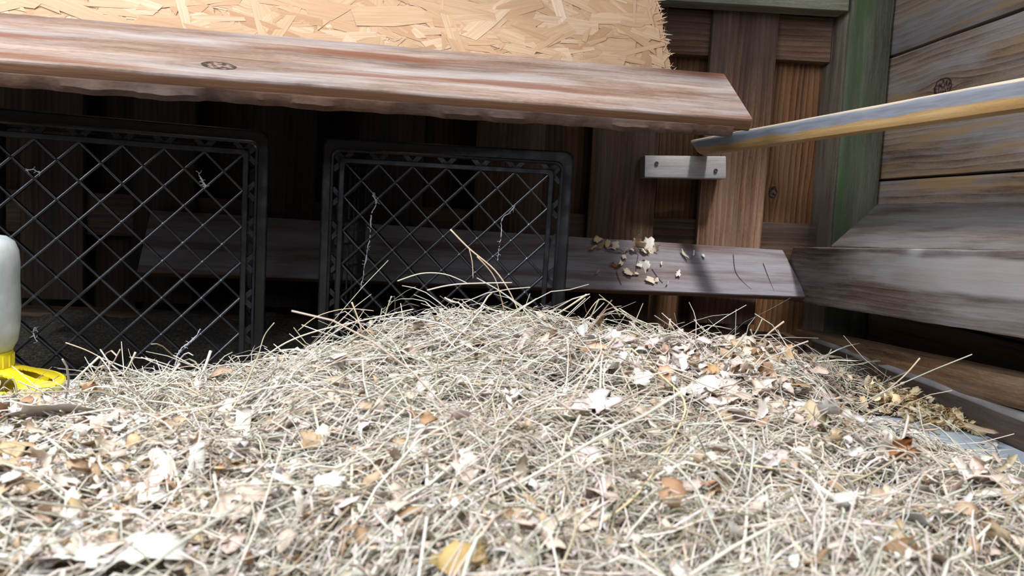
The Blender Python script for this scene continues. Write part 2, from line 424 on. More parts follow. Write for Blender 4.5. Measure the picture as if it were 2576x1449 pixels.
# perch stick
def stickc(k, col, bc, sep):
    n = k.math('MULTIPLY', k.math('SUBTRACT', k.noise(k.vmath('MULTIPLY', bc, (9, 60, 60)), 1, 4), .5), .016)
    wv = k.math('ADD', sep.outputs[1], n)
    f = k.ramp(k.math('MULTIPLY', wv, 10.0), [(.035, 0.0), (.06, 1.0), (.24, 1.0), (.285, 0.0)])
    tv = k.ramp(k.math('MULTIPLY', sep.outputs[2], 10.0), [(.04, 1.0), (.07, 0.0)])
    greyc = k.mix(k.noise(k.vmath('MULTIPLY', bc, (30, 200, 90)), 1, 5), (.16, .17, .20), (.36, .37, .41))  # grey band: weathered face with its cool light painted in
    col = k.mix(k.ramp(k.math('MULTIPLY', sep.outputs[1], 10.0), [(.05, 1.0), (.10, 0.0)]), col, (.64, .52, .39))  # cream band paints the light on the rounded top corner
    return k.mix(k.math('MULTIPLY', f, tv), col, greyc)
M_stick = wood('worn_lit_stick', (.34, .19, .07), (.50, .30, .12), (.62, .41, .20), grey_amt=.0, extra=stickc, rough=.55)
g = G()
sa = Vector((onY(1740, 370, 1.5).x, 1.505, .367)); sb_ = Vector((.552, .79, .374)); sdir = (sb_-sa).normalized(); se = sa+sdir*1.92
hgt = .037
top = Vector((0, 0, hgt))
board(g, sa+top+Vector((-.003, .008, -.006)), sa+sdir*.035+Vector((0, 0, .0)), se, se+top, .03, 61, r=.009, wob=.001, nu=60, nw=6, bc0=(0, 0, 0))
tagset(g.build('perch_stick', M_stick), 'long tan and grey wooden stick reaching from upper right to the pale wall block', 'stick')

# ------------------------------------------------------------------ roost boards
def shaded_raw_edge(k, col, bc, sep):  # brown cut edges, darkened to paint the shade of their downward side
    z = k.math('ABSOLUTE', sep.outputs[2])
    f = k.ramp(k.math('MULTIPLY', z, 100), [(.2, 0.0), (.4, 1.0)])
    return k.mix(f, col, k.mix(k.noise(k.vmath('MULTIPLY', bc, (8, 90, 200)), 1, 4), (.05, .02, .008), (.16, .075, .035)))
M_upper = wood('upper_roost', (.07, .038, .026), (.20, .13, .095), (.34, .255, .21), grey=(.35, .33, .32), grey_amt=.62, grey_thr=.53,
               stain=(.14, .045, .02), stain_amt=.75, knots=[(.367, .128, .0185, .0125)], bump=.4, extra=shaded_raw_edge)
TR = onY(1820, 184, 1.17); BR = onY(1893, 299, 1.05); TL = onY(0, 30, .95); BL = onY(0, 150, .81)
TL2 = TL+(TL-TR)*.18; BL2 = BL+(BL-BR)*.18
g = G()
board(g, TL2, BL2, BR, TR, .018, 71, r=.003, wob=.0005, nu=120, nw=10, edge=.0, bc0=(0, 0, 0))
ub = empty('roost_board', (TL2+BR)/2, 'long weathered plank with dark oval knot in front of the flake board panel', 'board')
under(g.build('plank', M_upper), ub)
# split sliver hanging under the front edge
g = G()
nrm = (TR-TL2).cross(BL2-TL2).normalized()
if nrm.y > 0: nrm = -nrm
vs = []; fs = []; bcs = []
nu = 160
dn = (BR-TR).normalized()
for j in range(nu+1):
    s = j/nu; p = BL2.lerp(BR, s*.975)
    hh = .006+.0025*math.sin(s*31)+.0018*math.sin(s*83+1)+.001*math.sin(s*190)+(.004 if .28 < s < .34 else 0)
    d2 = .003+.001*math.sin(s*57)
    sec = [(.0006, -.012), (hh*.5, -.013+d2*.3), (hh, -.018), (hh*.8, -.025), (0.0006, -.0262)]
    for (q, nn) in sec:
        pt = p + dn*q*(.5+.5*min(1, (1-s)*6+.15)) + nrm*(nn)
        vs.append(pt); bcs.append((s*1.2, q+.3, nn))
m = 5
for j in range(nu):
    for i in range(m): fs.append((j*m+i, (j+1)*m+i, (j+1)*m+(i+1) % m, j*m+(i+1) % m))
fs.append(tuple(range(m))); fs.append(tuple(nu*m+i for i in reversed(range(m))))
g.add(vs, fs, bcs, .5)
M_sliver = wood('split_edge', (.03, .012, .006), (.11, .048, .025), (.22, .11, .06), grey_amt=.1)
under(g.build('split_edge', M_sliver), ub)

M_lower = wood('lower_roost', (.10, .065, .06), (.23, .175, .165), (.37, .32, .33), grey=(.36, .35, .39), grey_amt=.8, grey_thr=.48,
               stain=(.12, .05, .038), stain_amt=.55, extra=shaded_raw_edge)
lTR = onY(1968, 628, 1.495); lBR = onY(2030, 746, 1.39); lTL = onY(1430, 594, 1.505); lBL = onY(1425, 723, 1.395)
g = G()
lTL2 = lTR+(lTL-lTR)*2.9; lBL2 = lBR+(lBL-lBR)*2.72
board(g, lTL2, lBL2, lBR, lTR, .012, 81, r=.0015, wob=.0005, nu=80, nw=8, bc0=(0, 0, 0), tone=.9)
tagset(g.build('lower_roost_board', M_lower), 'narrow tilted grey plank with wood shavings on it, low against the back fence', 'board')

# ------------------------------------------------------------------ flake board panel
k = N('flakes')
tone = k.attr('tone', False); bc = k.attr('bc')
fine = k.noise(k.vmath('MULTIPLY', bc, (12, 380, 1)), 1, 4, .6)
col = k.ramp(tone, [(0.0, (.30, .15, .07)), (.3, (.48, .28, .155)), (.65, (.58, .38, .23)), (1.0, (.76, .58, .42))])
col = k.mix(k.math('MULTIPLY', k.ramp(fine, [(.4, 1.0), (.6, 0.0)]), .35), col, (.36, .20, .10))
k.l.new(col, k.b.inputs['Base Color']); k.b.inputs['Roughness'].default_value = .6; k.b.inputs['Specular IOR Level'].default_value = .25
k.bump(fine, .25, .0006)
M_flake = k.m
ax = (TR-TL); ax.z = 0; ax.normalize(); nv = Vector((ax.y, -ax.x, 0))           # faces the camera
po = TR + (-nv)*.016
def onPanel(px, py):
    d = ray(px, py); t = (po-O).dot(nv)/d.dot(nv); return O+d*t
pb = onPanel(1687, 180); pt = onPanel(1648, -60)
uR0 = (pb-po).dot(ax); uR1 = (pt-po).dot(ax); zb = .40; zt = .93
slope = (uR1-uR0)/(pt.z-pb.z)
uL = -1.30
g = G()
def pp(u, z, o=0): return po*1.0 + ax*u + Vector((0, 0, z-po.z)) + nv*o
nseg = 60
Rr = random.Random(5)
edge = [(uR0+slope*(zb+(zt-zb)*i/nseg-pb.z)+Rr.uniform(-.003, .002), zb+(zt-zb)*i/nseg) for i in range(nseg+1)]
vs = [pp(u, z) for u, z in edge]+[pp(u, z, -.011) for u, z in edge]+[pp(uL, zb), pp(uL, zt), pp(uL, zb, -.011), pp(uL, zt, -.011)]
n1 = nseg+1
fs = [(i, n1+i, n1+i+1, i+1) for i in range(nseg)]
fs.append(tuple([2*n1]+list(range(n1))+[2*n1+1])); fs.append(tuple([2*n1+3]+list(range(2*n1-1, n1-1, -1))+[2*n1+2]))
fs.append((2*n1, 2*n1+2, n1, 0)); fs.append((2*n1+1, n1-1, 2*n1-1, 2*n1+3)); fs.append((2*n1, 2*n1+1, 2*n1+3, 2*n1+2))
g.add(vs, fs, [((v-po).dot(ax), v.z, 0) for v in vs], .45)
for i in range(5200):
    l = Rr.uniform(.015, .06) if Rr.random() < .55 else Rr.uniform(.05, .12)
    wd = Rr.uniform(.004, .024)*(1 if l > .04 else .6)
    u = Rr.uniform(uL+.06, uR0+.02); z = Rr.uniform(zb+.02, zt-.03)
    a = Rr.gauss(0, .32) if Rr.random() < .72 else Rr.uniform(-1.57, 1.57)
    ue = uR0+slope*(z-pb.z)
    if u + abs(math.cos(a))*l/2 > ue-.003 or z-abs(math.sin(a))*l/2-wd/2 < zb: 
        continue
    o = .0002+.0016*(i/5200)+Rr.uniform(0, .0003)
    ca_, sa_ = math.cos(a), math.sin(a)
    sk = Rr.uniform(-.4, .4)*wd; sk2 = Rr.uniform(-.4, .4)*wd
    loc = [(-l/2+sk, -wd/2), (0, -wd/2*Rr.uniform(.9, 1.15)), (l/2+sk2, -wd/2*Rr.uniform(.4, 1)), (l/2-sk2*2, wd/2*Rr.uniform(.5, 1)), (0, wd/2), (-l/2-sk, wd/2*Rr.uniform(.6, 1))]
    tw = Rr.uniform(-.0004, .0006)
    vs = [pp(u+x*ca_-y*sa_, z+x*sa_+y*ca_, o+tw*(x/l)+tw*(y/wd)) for x, y in loc]
    b0 = Rr.uniform(0, 20)
    t = min(1, max(0, Rr.gauss(.55, .14)))
    g.add(vs, [tuple(reversed(range(6)))], [(x+b0, y+b0, 0) for x, y in loc], t)
for i in range(520):      # torn splinters on the cut edge
    z = Rr.uniform(pb.z-.03, zt); ue = uR0+slope*(z-pb.z)
    l = Rr.uniform(.003, .015); wd = Rr.uniform(.0006, .0026); a = Rr.gauss(.25, .5); o = Rr.uniform(-.010, .002)
    ca_, sa_ = math.cos(a), math.sin(a)
    loc = [(-.008, -wd/2), (l*.6, -wd/3), (l, 0), (l*.6, wd/3), (-.008, wd/2)]
    vs = [pp(ue-.002+x*ca_-y*sa_, z+x*sa_+y*ca_, o+x*.05) for x, y in loc]
    g.add(vs, [tuple(reversed(range(5)))], [(x, y, 0) for x, y in loc], Rr.uniform(.5, 1))
tagset(g.build('flake_board_panel', M_flake, smooth=0), 'large pale flake board panel with torn right edge, above the knotted plank', 'panel')

# ------------------------------------------------------------------ milk crates
k = N('black_plastic'); tc = k.new('ShaderNodeTexCoord').outputs['Object']
k.l.new(k.mix(k.ramp(k.noise(tc, 30, 5), [(.45, 0.0), (.7, 1.0)]), (.004, .0045, .007), (.012, .013, .017)), k.b.inputs['Base Color'])
k.put(k.b.inputs['Roughness'], k.ramp(k.noise(tc, 55, 4), [(.3, .20), (.7, .34)])); k.b.inputs['Specular IOR Level'].default_value = .7
k.bump(k.noise(tc, 400, 2), .15, .0004)
M_blk = k.m
def rrect(h, r, z=0, n=6):
    """closed rounded square outline, half size h (x,z)"""
    out = []
    for cx, cz, a0 in ((h-r, h-r, 0), (-(h-r), h-r, 90), (-(h-r), -(h-r), 180), (h-r, -(h-r), 270)):
        for i in range(n+1):
            a = math.radians(a0+90*i/n); out.append((cx+r*math.cos(a), cz+r*math.sin(a)))
    return out
def ring(g, ho, ro, hi, ri, y0, y1, bev=.0):
    A = rrect(ho, ro); B = rrect(hi, ri); n = len(A)
    loops = []
    if bev:
        A2 = rrect(ho-bev, max(ro-bev, .0005)); B2 = rrect(hi+bev, ri+bev)
        loops = [(A, y1), (A, y0+bev), (A2, y0), (B2, y0), (B, y0+bev), (B, y1)]
    else: loops = [(A, y1), (A, y0), (B, y0), (B, y1)]
    vs = [(x, y, z) for P, y in loops for x, z in P]; m = len(loops); fs = []
    for li in range(m):
        for i in range(n):
            i2 = (i+1) % n; l2 = (li+1) % m
            fs.append((li*n+i, li*n+i2, l2*n+i2, l2*n+i))
    g.add(vs, fs)
def bar(g, p, q, wd, y0, y1, taper=0.0):
    """flat bar in the xz plane from p to q"""
    p = np.array(p, float); q = np.array(q, float); d = q-p; d /= np.linalg.norm(d); nn = np.array((-d[1], d[0]))*wd/2
    L0 = [(p+nn*t, q+nn*t, q-nn*t, p-nn*t) for t in (1-taper, 1-taper*.5, 1, 1)]
    h_ = wd/2*taper*.5; ys_ = (y0, y0+h_*.28, y0+h_*1.1, y1)
    vs = [(a[0], y, a[1]) for c, y in zip(L0, ys_) for a in c]
    fs = [(0, 1, 2, 3), (15, 14, 13, 12)]
    for l in (0, 4, 8):
        for i in range(4): fs.append((l+i, l+4+i, l+4+(i+1) % 4, l+(i+1) % 4))
    g.add(vs, fs)
H = .134; P6 = 2*H/6
def crate(loc, rot, label):
    root = empty('milk_crate', loc, label, 'crate', None); root.rotation_euler = rot
    g = G(); ring(g, .165, .012, .1495, .008, .012, .018, .001)             # body face behind the stepped foot
    ring(g, .165, .012, .1615, .010, .012, .070, .001)
    o = g.build('body_frame', M_blk, root)
    g = G(); ring(g, .1515, .010, .1475, .008, .0, .020, .0018)                 # raised ridge
    ring(g, .1400, .006, .1335, .004, .0035, .016, .0008)                        # inner frame of the lattice
    # zig-zag struts between ridge and lattice frame
    for side in range(4):
        ca_, sa_ = [(1, 0), (0, 1), (-1, 0), (0, -1)][side]
        def T(a, b): return (a*ca_-b*sa_, a*sa_+b*ca_)
        for kx in range(7):
            c = -H+P6*kx
            if 0 < kx < 7:
                pass
            for sgn in (-1, 1):
                p = (c+sgn*.0015, .1390); q = (c+sgn*.0105, .1483)
                if abs(q[0]) < .147: bar(g, T(*p), T(*q), .0058, .0045, .012)
            bar(g, T(c-.006, .1400), T(c+.006, .1400), .004, .0045, .012)
        for kx in range(6):
            pass
    g.build('base_frame', M_blk, root)
    g = G()
    for i in range(-5, 6):
        c = i*P6          # x - z = c and x + z = c
        lo, hi = max(-H, -H+c), min(H, H+c)
        bar(g, (lo, lo-c), (hi, hi-c), .0034, .006, .019, .85)
        lo, hi = max(-H, c-H), min(H, c+H)
        bar(g, (lo, c-lo), (hi, c-hi), .0028, .0075, .020, .85)
    for i in range(0, 13):      # small nubs where the bars cross
        for j in range(0, 13):
            if (i+j) % 2 == 0 and 0 < i < 12 and 0 < j < 12:
                x = -H+i*P6/2; z = -H+j*P6/2; s = .0022
                g.add([(x-s, .0055, z), (x, .0055, z+s), (x+s, .0055, z), (x, .0055, z-s), (x, .0048, z)], [(0, 1, 4), (1, 2, 4), (2, 3, 4), (3, 0, 4)])
    g.build('base_lattice', M_blk, root, smooth=0)
    D = .278
    for side, nm in enumerate(('side_panel',)*4):
        ca_, sa_ = [(1, 0), (0, 1), (-1, 0), (0, -1)][side]
        g = G()
        def T3(x, y, z): return (x*ca_-z*sa_, y, x*sa_+z*ca_)
        def slab(x0, x1, y0, y1, z0=.1612, z1=.1645):
            vs = [T3(x, y, z) for z in (z0, z1) for (x, y) in ((x0, y0), (x1, y0), (x1, y1), (x0, y1))]
            g.add(vs, [(0, 3, 2, 1), (4, 5, 6, 7), (0, 1, 5, 4), (1, 2, 6, 5), (2, 3, 7, 6), (3, 0, 4, 7)])
        slab(-.163, -.135, .06, D); slab(.135, .163, .06, D); slab(-.135, .135, D-.05, D); slab(-.135, .135, .055, .075)
        if side != 2:
            for kx in range(8):
                x = -.125+kx*.0357; slab(x-.002, x+.002, .075, D-.05)
            for ky in range(4):
                y = .10+ky*.034; slab(-.135, .135, y-.002, y+.002, .1614, .164)
        g.build('side_panel', M_blk, root, smooth=0)
    g = G(); ring(g, .1685, .012, .1600, .008, D-.006, D+.002, .001)
    g.build('rim', M_blk, root)
    return root
crate((-.0341, 1.0564, .1675), (math.radians(.6), .0153, -.081), 'black plastic crate on its side behind the hay mound, right one of the two crates')
crate((-.4048, .9628, .1725), (0, .0118, .3478), 'black plastic crate on its side behind the yellow feeder, left one of the two crates')

# ------------------------------------------------------------------ feeder
M_jar = N('cloudy_plastic'); kk = M_jar; kk.b.inputs['Base Color'].default_value = (.62, .66, .66, 1); kk.b.inputs['Roughness'].default_value = .45
kk.b.inputs['Subsurface Weight'].default_value = .3; kk.b.inputs['Subsurface Radius'].default_value = (.02, .02, .02); kk.b.inputs['Transmission Weight'].default_value = .35
tcj = kk.new('ShaderNodeTexCoord').outputs['Object']
kk.l.new(kk.mix(kk.ramp(kk.noise(tcj, 40, 5), [(.4, 0.0), (.65, 1.0)]), (.50, .55, .55), (.74, .77, .76)), kk.b.inputs['Base Color'])
ky = N('yellow_plastic'); tcy = ky.new('ShaderNodeTexCoord').outputs['Object']
ky.l.new(ky.mix(ky.ramp(ky.noise(tcy, 45, 5), [(.56, 0.0), (.70, .55)]), (.74, .60, .02), (.50, .42, .22)), ky.b.inputs['Base Color'])
ky.b.inputs['Roughness'].default_value = .35
FX, FY, FZ = onY(145, 950, .81).x-.0800, .81, .0475
fd = empty('chick_feeder', (FX, FY, FZ), 'chick feeder with cloudy upturned jar on a yellow base, at the left edge', 'feeder')
def lathe(prof, n=40, thick=False):
    vs = []; fs = []
    for (r, z) in prof:
        for j in range(n): vs.append((r*math.cos(2*math.pi*j/n), r*math.sin(2*math.pi*j/n), z))
    for i in range(len(prof)-1):
        for j in range(n): fs.append((i*n+j, i*n+(j+1) % n, (i+1)*n+(j+1) % n, (i+1)*n+j))
    return vs, fs
g = G(); g.add(*lathe([(.028, .039), (.033, .043), (.0375, .052), (.0395, .065), (.0405, .085), (.0400, .115), (.0405, .130), (.0395, .142), (.036, .151), (.029, .156), (.015, .158), (.0005, .158),
                       (.0005, .1565), (.028, .1545), (.0375, .141), (.0388, .115), (.0385, .065), (.0315, .044), (.027, .040), (.028, .039)]))
g.build('jar', M_jar.m, fd, smooth=50)
g = G(); g.add(*lathe([(.0325, .042), (.0335, .040), (.0335, .026), (.0325, .0245), (.030, .0245), (.030, .041), (.0325, .042)])); 
for j in range(24):
    a = j*math.pi/12; c, s = math.cos(a), math.sin(a)
    g.add([(c*.0332-s*.001, s*.0332+c*.001, .039), (c*.0332+s*.001, s*.0332-c*.001, .039), (c*.0332+s*.001, s*.0332-c*.001, .027), (c*.0332-s*.001, s*.0332+c*.001, .027), (c*.0344, s*.0344, .039), (c*.0344, s*.0344, .027)],
          [(0, 4, 5, 3), (4, 1, 2, 5), (0, 1, 4), (3, 5, 2)])
g.build('collar', ky.m, fd, smooth=40)
# dome with eight oval feeding holes: radial strips, holes cut where inside the oval
g = G(); nA = 192; prof = []
for i in range(25):
    t = i/24; r = .0325+(.0765-.0325)*t; z = .0265-.0165*t**1.05; prof.append((r, z))
ok = {}
vs = []
for s_ in (0, 1):
    for (r, z) in prof:
        for j in range(nA): a = 2*math.pi*j/nA; vs.append((r*math.cos(a), r*math.sin(a), z-.0018*s_))
def hole(i, j):
    t = (i+.5)/24; ph = (((j+.5)/nA*8+.28) % 1)-.5
    return ((t-.53)/.37)**2+((ph*(.55+.45*t)/.78)/.26)**2 < 1
hset = [[hole(i, j) for j in range(nA)] for i in range(24)]
off = 25*nA; fs = []
for i in range(24):
    for j in range(nA):
        if hset[i][j]: continue
        j2 = (j+1) % nA; a, b, c, d = i*nA+j, i*nA+j2, (i+1)*nA+j2, (i+1)*nA+j
        fs.append((a, d, c, b)); fs.append((off+a, off+b, off+c, off+d))
        if i+1 < 24 and hset[i+1][j]: fs.append((d, off+d, off+c, c))
        if i > 0 and hset[i-1][j]: fs.append((a, b, off+b, off+a))
        if hset[i][j2]: fs.append((b, c, off+c, off+b))
        if hset[i][j-1]: fs.append((a, off+a, off+d, d))
g.add(vs, fs); g.build('feeding_ring', ky.m, fd, smooth=60)
g = G(); g.add(*lathe([(.0005, .002), (.070, .002), (.0725, .005), (.0755, .0100), (.0778, .0108), (.0795, .0095), (.0790, .007), (.0770, .002), (.074, .0), (.0005, .0)], 64))
g.build('tray', ky.m, fd, smooth=40)
# white sheet below the feeder
M_white = plain('white_sheet', (.62, .68, .76), .5)
g = G(); x1 = onY(172, 980, .80).x
vsb = [(-.80, .765, .0405), (x1, .775, .0405), (x1+.004, .885, .0405), (-.80, .83, .0405)]
g.add(vsb+[(a, b, c+.0065) for a, b, c in vsb], [(3, 2, 1, 0), (4, 5, 6, 7), (0, 1, 5, 4), (1, 2, 6, 5), (2, 3, 7, 6), (3, 0, 4, 7)])
tagset(g.build('white_board', M_white, smooth=0), 'flat white board half buried in the bedding beneath the yellow feeder', 'board')

# ------------------------------------------------------------------ bedding surface
def HP(px, py, y): p = onY(px, py, y); return (p.x, p.y, p.z)
hp = [HP(120, 1008, .78), HP(10, 1012, .78), HP(300, 1003, .80), HP(450, 993, .80), HP(600, 978, .82), HP(700, 958, .83), HP(800, 931, .85), HP(900, 876, .85), HP(1000, 848, .85), HP(1100, 834, .85), HP(1200, 826, .85), HP(1300, 834, .86),
      HP(1400, 848, .87), HP(1560, 855, .92), HP(1750, 885, 1.0), HP(1900, 897, 1.1), HP(2040, 925, 1.12), HP(2200, 975, 1.08), HP(2330, 1035, 1.03),
      (-.6, .80, .036), (-.45, .78, .040), (-.75, .9, .03), (-.6, .62, .058), (-.3, .6, .066), (0, .6, .092), (.25, .62, .085), (.45, .66, .036), (.44, .75, .028), (.36, .68, .06), (.53, .74, .010), (.60, .70, .008), (.60, .78, .0), (.62, .95, .006), (.53, .82, .006), (.66, .6, .01), (.56, .6, .022),
      (-.5, .4, .075), (-.2, .4, .078), (.1, .4, .086), (.35, .4, .072), (.55, .4, .04), (-.4, .2, .07), (0, .2, .07), (.4, .2, .06), (0, -.1, .06), (-.4, -.1, .06), (.4, -.1, .04),
      (-.3, .95, .03), (-.1, 1.0, .06), (.1, 1.0, .05), (.25, 1.05, .045), (.35, 1.2, .03), (.5, 1.3, .015), (.1, 1.3, .01), (-.5, 1.0, .02), (-.8, .3, .05), (-.8, 1.2, .01), (.56, 1.12, .022), (.60, 1.0, .003), (.55, .88, 0), (.60, .88, 0), (.64, .88, 0), (.57, .93, 0), (.62, .96, 0), (.52, .87, .0), (.6, .82, 0),
      (.08, .75, .112), (-.08, .74, .100), (.2, .78, .102), (.3, .8, .085), (-.25, .74, .056), (-.45, .88, .03), (-.3, .88, .03), (-.2, .92, .045), (-.35, .70, .05)]
HPA = np.array(hp)
def hfield(x, y):
    x = np.asarray(x, float); y = np.asarray(y, float); sh = x.shape; x = x.ravel(); y = y.ravel(); out = np.empty_like(x)
    for s in range(0, len(x), 20000):
        d2 = (x[s:s+20000, None]-HPA[:, 0])**2+(y[s:s+20000, None]-HPA[:, 1])**2
        wt = np.exp(-d2/(2*.045**2))+1e-5/(d2+.01)
        out[s:s+20000] = (wt*HPA[:, 2]).sum(1)/wt.sum(1)
    lump = .008*np.sin(x*37+1.3)*np.sin(y*41+.4)+.003*np.sin(x*83+y*30)*np.sin(y*77-x*20)
    return (out+lump*np.clip(out/.05, 0, 1)).reshape(sh)
xs = np.linspace(-.85, .64, 190); ys = np.linspace(-.25, 1.42, 200)
XX, YY = np.meshgrid(xs, ys); ZZ = np.maximum(hfield(XX, YY)-.006, .0012)
ZZ += rng.uniform(-.0015, .0015, ZZ.shape)*(ZZ > .01)
xr = np.where(XX > .55, 1, 0)
g = G(); ny, nx = XX.shape
vs = np.stack([XX.ravel(), YY.ravel(), ZZ.ravel()], 1)
keep = ZZ > .0035
fs = []
for j in range(ny-1):
    for i in range(nx-1):
        if keep[j, i] or keep[j, i+1] or keep[j+1, i] or keep[j+1, i+1]:
            fs.append((j*nx+i, j*nx+i+1, (j+1)*nx+i+1, (j+1)*nx+i))
me = bpy.data.meshes.new('bedding'); me.from_pydata(vs.tolist(), [], fs); 
k = N('chaff'); tc = k.new('ShaderNodeTexCoord').outputs['Object']
k.l.new(k.ramp(k.noise(tc, 260, 6, .7), [(.3, (.02, .015, .010)), (.5, (.09, .068, .048)), (.68, (.24, .20, .15))]), k.b.inputs['Base Color'])
k.b.inputs['Roughness'].default_value = .9; k.bump(k.noise(tc, 300, 5, .7), 1.0, .004)
me.materials.append(k.m)
me.polygons.foreach_set('use_smooth', [True]*len(me.polygons))
o = bpy.data.objects.new('bedding', me); C.objects.link(o)
tagset(o, 'brownish chaff layer under the loose hay over the whole floor', 'bedding', None, 'stuff')

# ------------------------------------------------------------------ strand mesh (numpy)
def attr_mesh(name, V, Fq, tone, mat, extra_attr=None):
    me = bpy.data.meshes.new(name); nv, nf = len(V), len(Fq)
    me.vertices.add(nv); me.vertices.foreach_set('co', V.astype(np.float32).ravel())
    me.loops.add(nf*4); me.loops.foreach_set('vertex_index', Fq.astype(np.int32).ravel())
    me.polygons.add(nf); me.polygons.foreach_set('loop_start', np.arange(0, nf*4, 4, dtype=np.int32))
    me.polygons.foreach_set('use_smooth', np.ones(nf, bool))
    a = me.attributes.new('tint', 'FLOAT_COLOR', 'POINT'); a.data.foreach_set('color', tone.astype(np.float32).ravel())
    me.update(calc_edges=True); me.validate(); me.materials.append(mat)
    o = bpy.data.objects.new(name, me); C.objects.link(o); return o
def strands(P, R, flat, tint):
    """P (n,k,3) centre lines, R (n,k) radii; 4-sided section"""
    n, kk_, _ = P.shape
    T = np.gradient(P, axis=1); T /= np.linalg.norm(T, axis=2, keepdims=True)+1e-9
    up = rng.normal(size=(n, 1, 3))*.6+np.array([0, 0, 1.0]); A = np.cross(T, up); A /= np.linalg.norm(A, axis=2, keepdims=True)+1e-9
    B = np.cross(A, T)
    q = []
    for j in range(4):
        t = j*math.pi/2
        q.append(P+A*(math.cos(t)*R)[..., None]+B*(math.sin(t)*R*flat[:, None])[..., None])
    V = np.stack(q, 2)                                  # n,k,4,3
    idx = np.arange(n*kk_*4).reshape(n, kk_, 4)
    f = []
    for j in range(4):
        j2 = (j+1) % 4
        f.append(np.stack([idx[:, :-1, j], idx[:, :-1, j2], idx[:, 1:, j2], idx[:, 1:, j]], -1).reshape(-1, 4))
    f.append(idx[:, 0, ::-1].reshape(-1, 4)); f.append(idx[:, -1, :].reshape(-1, 4))
    col = np.repeat(tint, kk_*4, axis=0)
    return V.reshape(-1, 3), np.concatenate(f), col
k = N('dry_hay'); t = k.new('ShaderNodeAttribute', attribute_name='tint').outputs['Color']; tc = k.new('ShaderNodeTexCoord').outputs['Object']
k.l.new(k.mix(k.math('MULTIPLY', k.noise(tc, 90, 3), .5), t, (.62, .56, .46), 'MULTIPLY'), k.b.inputs['Base Color'])
k.b.inputs['Roughness'].default_value = .6; k.b.inputs['Specular IOR Level'].default_value = .3
M_hay = k.m
def palette(n, cols, probs, var=.12):
    c = np.array(cols)[rng.choice(len(cols), n, p=probs)]*.82
    c = c*(1+rng.normal(0, var, (n, 1)))*(1+rng.normal(0, .03, (n, 3))); return np.concatenate([np.clip(c, .02, .95), np.ones((n, 1))], 1)
HAYC = [(.76, .70, .60), (.64, .61, .52), (.85, .78, .69), (.52, .43, .31), (.74, .58, .48), (.36, .34, .23)]
HAYP = [.30, .25, .20, .10, .09, .06]
def sample_xy(n, y0=.24, y1=1.2):
    y = y0*(y1/y0)**rng.random(n); x = y*rng.uniform(-.75, .76, n); return x, y
def shav_density(x, y):
    """where shavings dominate over hay (0..1)"""
    def b(cx, cy, sx, sy): return np.exp(-((x-cx)/sx)**2-((y-cy)/sy)**2)
    return np.clip(.18+.85*b(-.30, .42, .16, .14)+.35*b(-.42, .62, .12, .12)+.9*b(.27, .72, .08, .09)+.95*b(.40, .98, .08, .10)+1.0*b(.54, .96, .09, .10)+.4*b(.35, .5, .12, .1)+.3*b(.0, .38, .15, .06), 0, 1)
def hay(n, lay, seedlift):
    x, y = sample_xy(int(n*1.25))
    h = hfield(x, y); sd = shav_density(x, y)
    ok = (h > .012) & (x < .60) & (rng.random(len(x)) > sd*.82) 
    ok &= ~((x > .49) & (y > .76) & (y < 1.0))
    # keep clear of the crates and the feeder sheet
    ok &= ~((x < x1+.01) & (y > .775) & (y < .90)) & ~((x < -.22) & (y > .93+.36*(x+.4)) ) & ~((x < .15) & (x >= -.22) & (y > 1.0))
    x, y = x[ok][:n], y[ok][:n]; n = len(x)
    L = np.clip(rng.lognormal(math.log(.055), .45, n), .02, .16)*(.7+.35*np.clip(y, 0, 1)); K = 6
    flow = 2.2*np.sin(x*5+1)+1.5*np.sin(y*7-.5)
    mound = np.clip((hfield(x, y)-.085)/.05, 0, 1)
    az = np.where(rng.random(n) < .45+.3*mound, rng.normal(0, .45, n)+np.where(mound > .3, -.35*np.sign(x-.03)*0+rng.normal(0, .3, n), flow*.3), rng.uniform(0, math.pi, n))
    az = az+np.where(rng.random(n) < .5, math.pi, 0)
    pit = rng.normal(0, .16, n)+np.where(rng.random(n) < .045, rng.uniform(.2, .7, n), 0)
    s = np.linspace(-.5, .5, K)
    bend = rng.normal(0, .30, n)*np.where(rng.random(n) < .25, 2.2, 1)
    a2 = az[:, None]+bend[:, None]*s*2
    step = (L/(K-1))[:, None]
    dx = np.cos(a2)*step; dy = np.sin(a2)*step
    px = x[:, None]+np.cumsum(dx, 1)-dx.sum(1, keepdims=True)/2; py = y[:, None]+np.cumsum(dy, 1)-dy.sum(1, keepdims=True)/2
    hz = hfield(px, py)
    lift = rng.uniform(-.003, lay, n)
    arc = rng.normal(.0, .006, n)
    pz = hz*.75+hz[:, [K//2]]*.25+lift[:, None]+np.sin(pit)[:, None]*L[:, None]*(s+.35)*seedlift+arc[:, None]*(1-4*s*s)+rng.normal(0, .0012, hz.shape)
    pz = np.maximum(pz, .002)
    P = np.stack([px, py, pz], 2)
    r = np.where(rng.random(n) < .75, rng.uniform(.0004, .0008, n), rng.uniform(.0008, .0014, n))*(.72+.35*np.clip(y, .2, 1))
    R = r[:, None]*np.linspace(1.05, .7, K)[None]
    return strands(P, R, rng.uniform(.25, 1, n), palette(n, HAYC, HAYP))
V, Fq, T_ = hay(36000, .014, 1.0)
o = attr_mesh('hay', V, Fq, T_, M_hay); tagset(o, 'loose pale hay heaped over the floor with a mound before the right crate', 'hay', None, 'stuff')

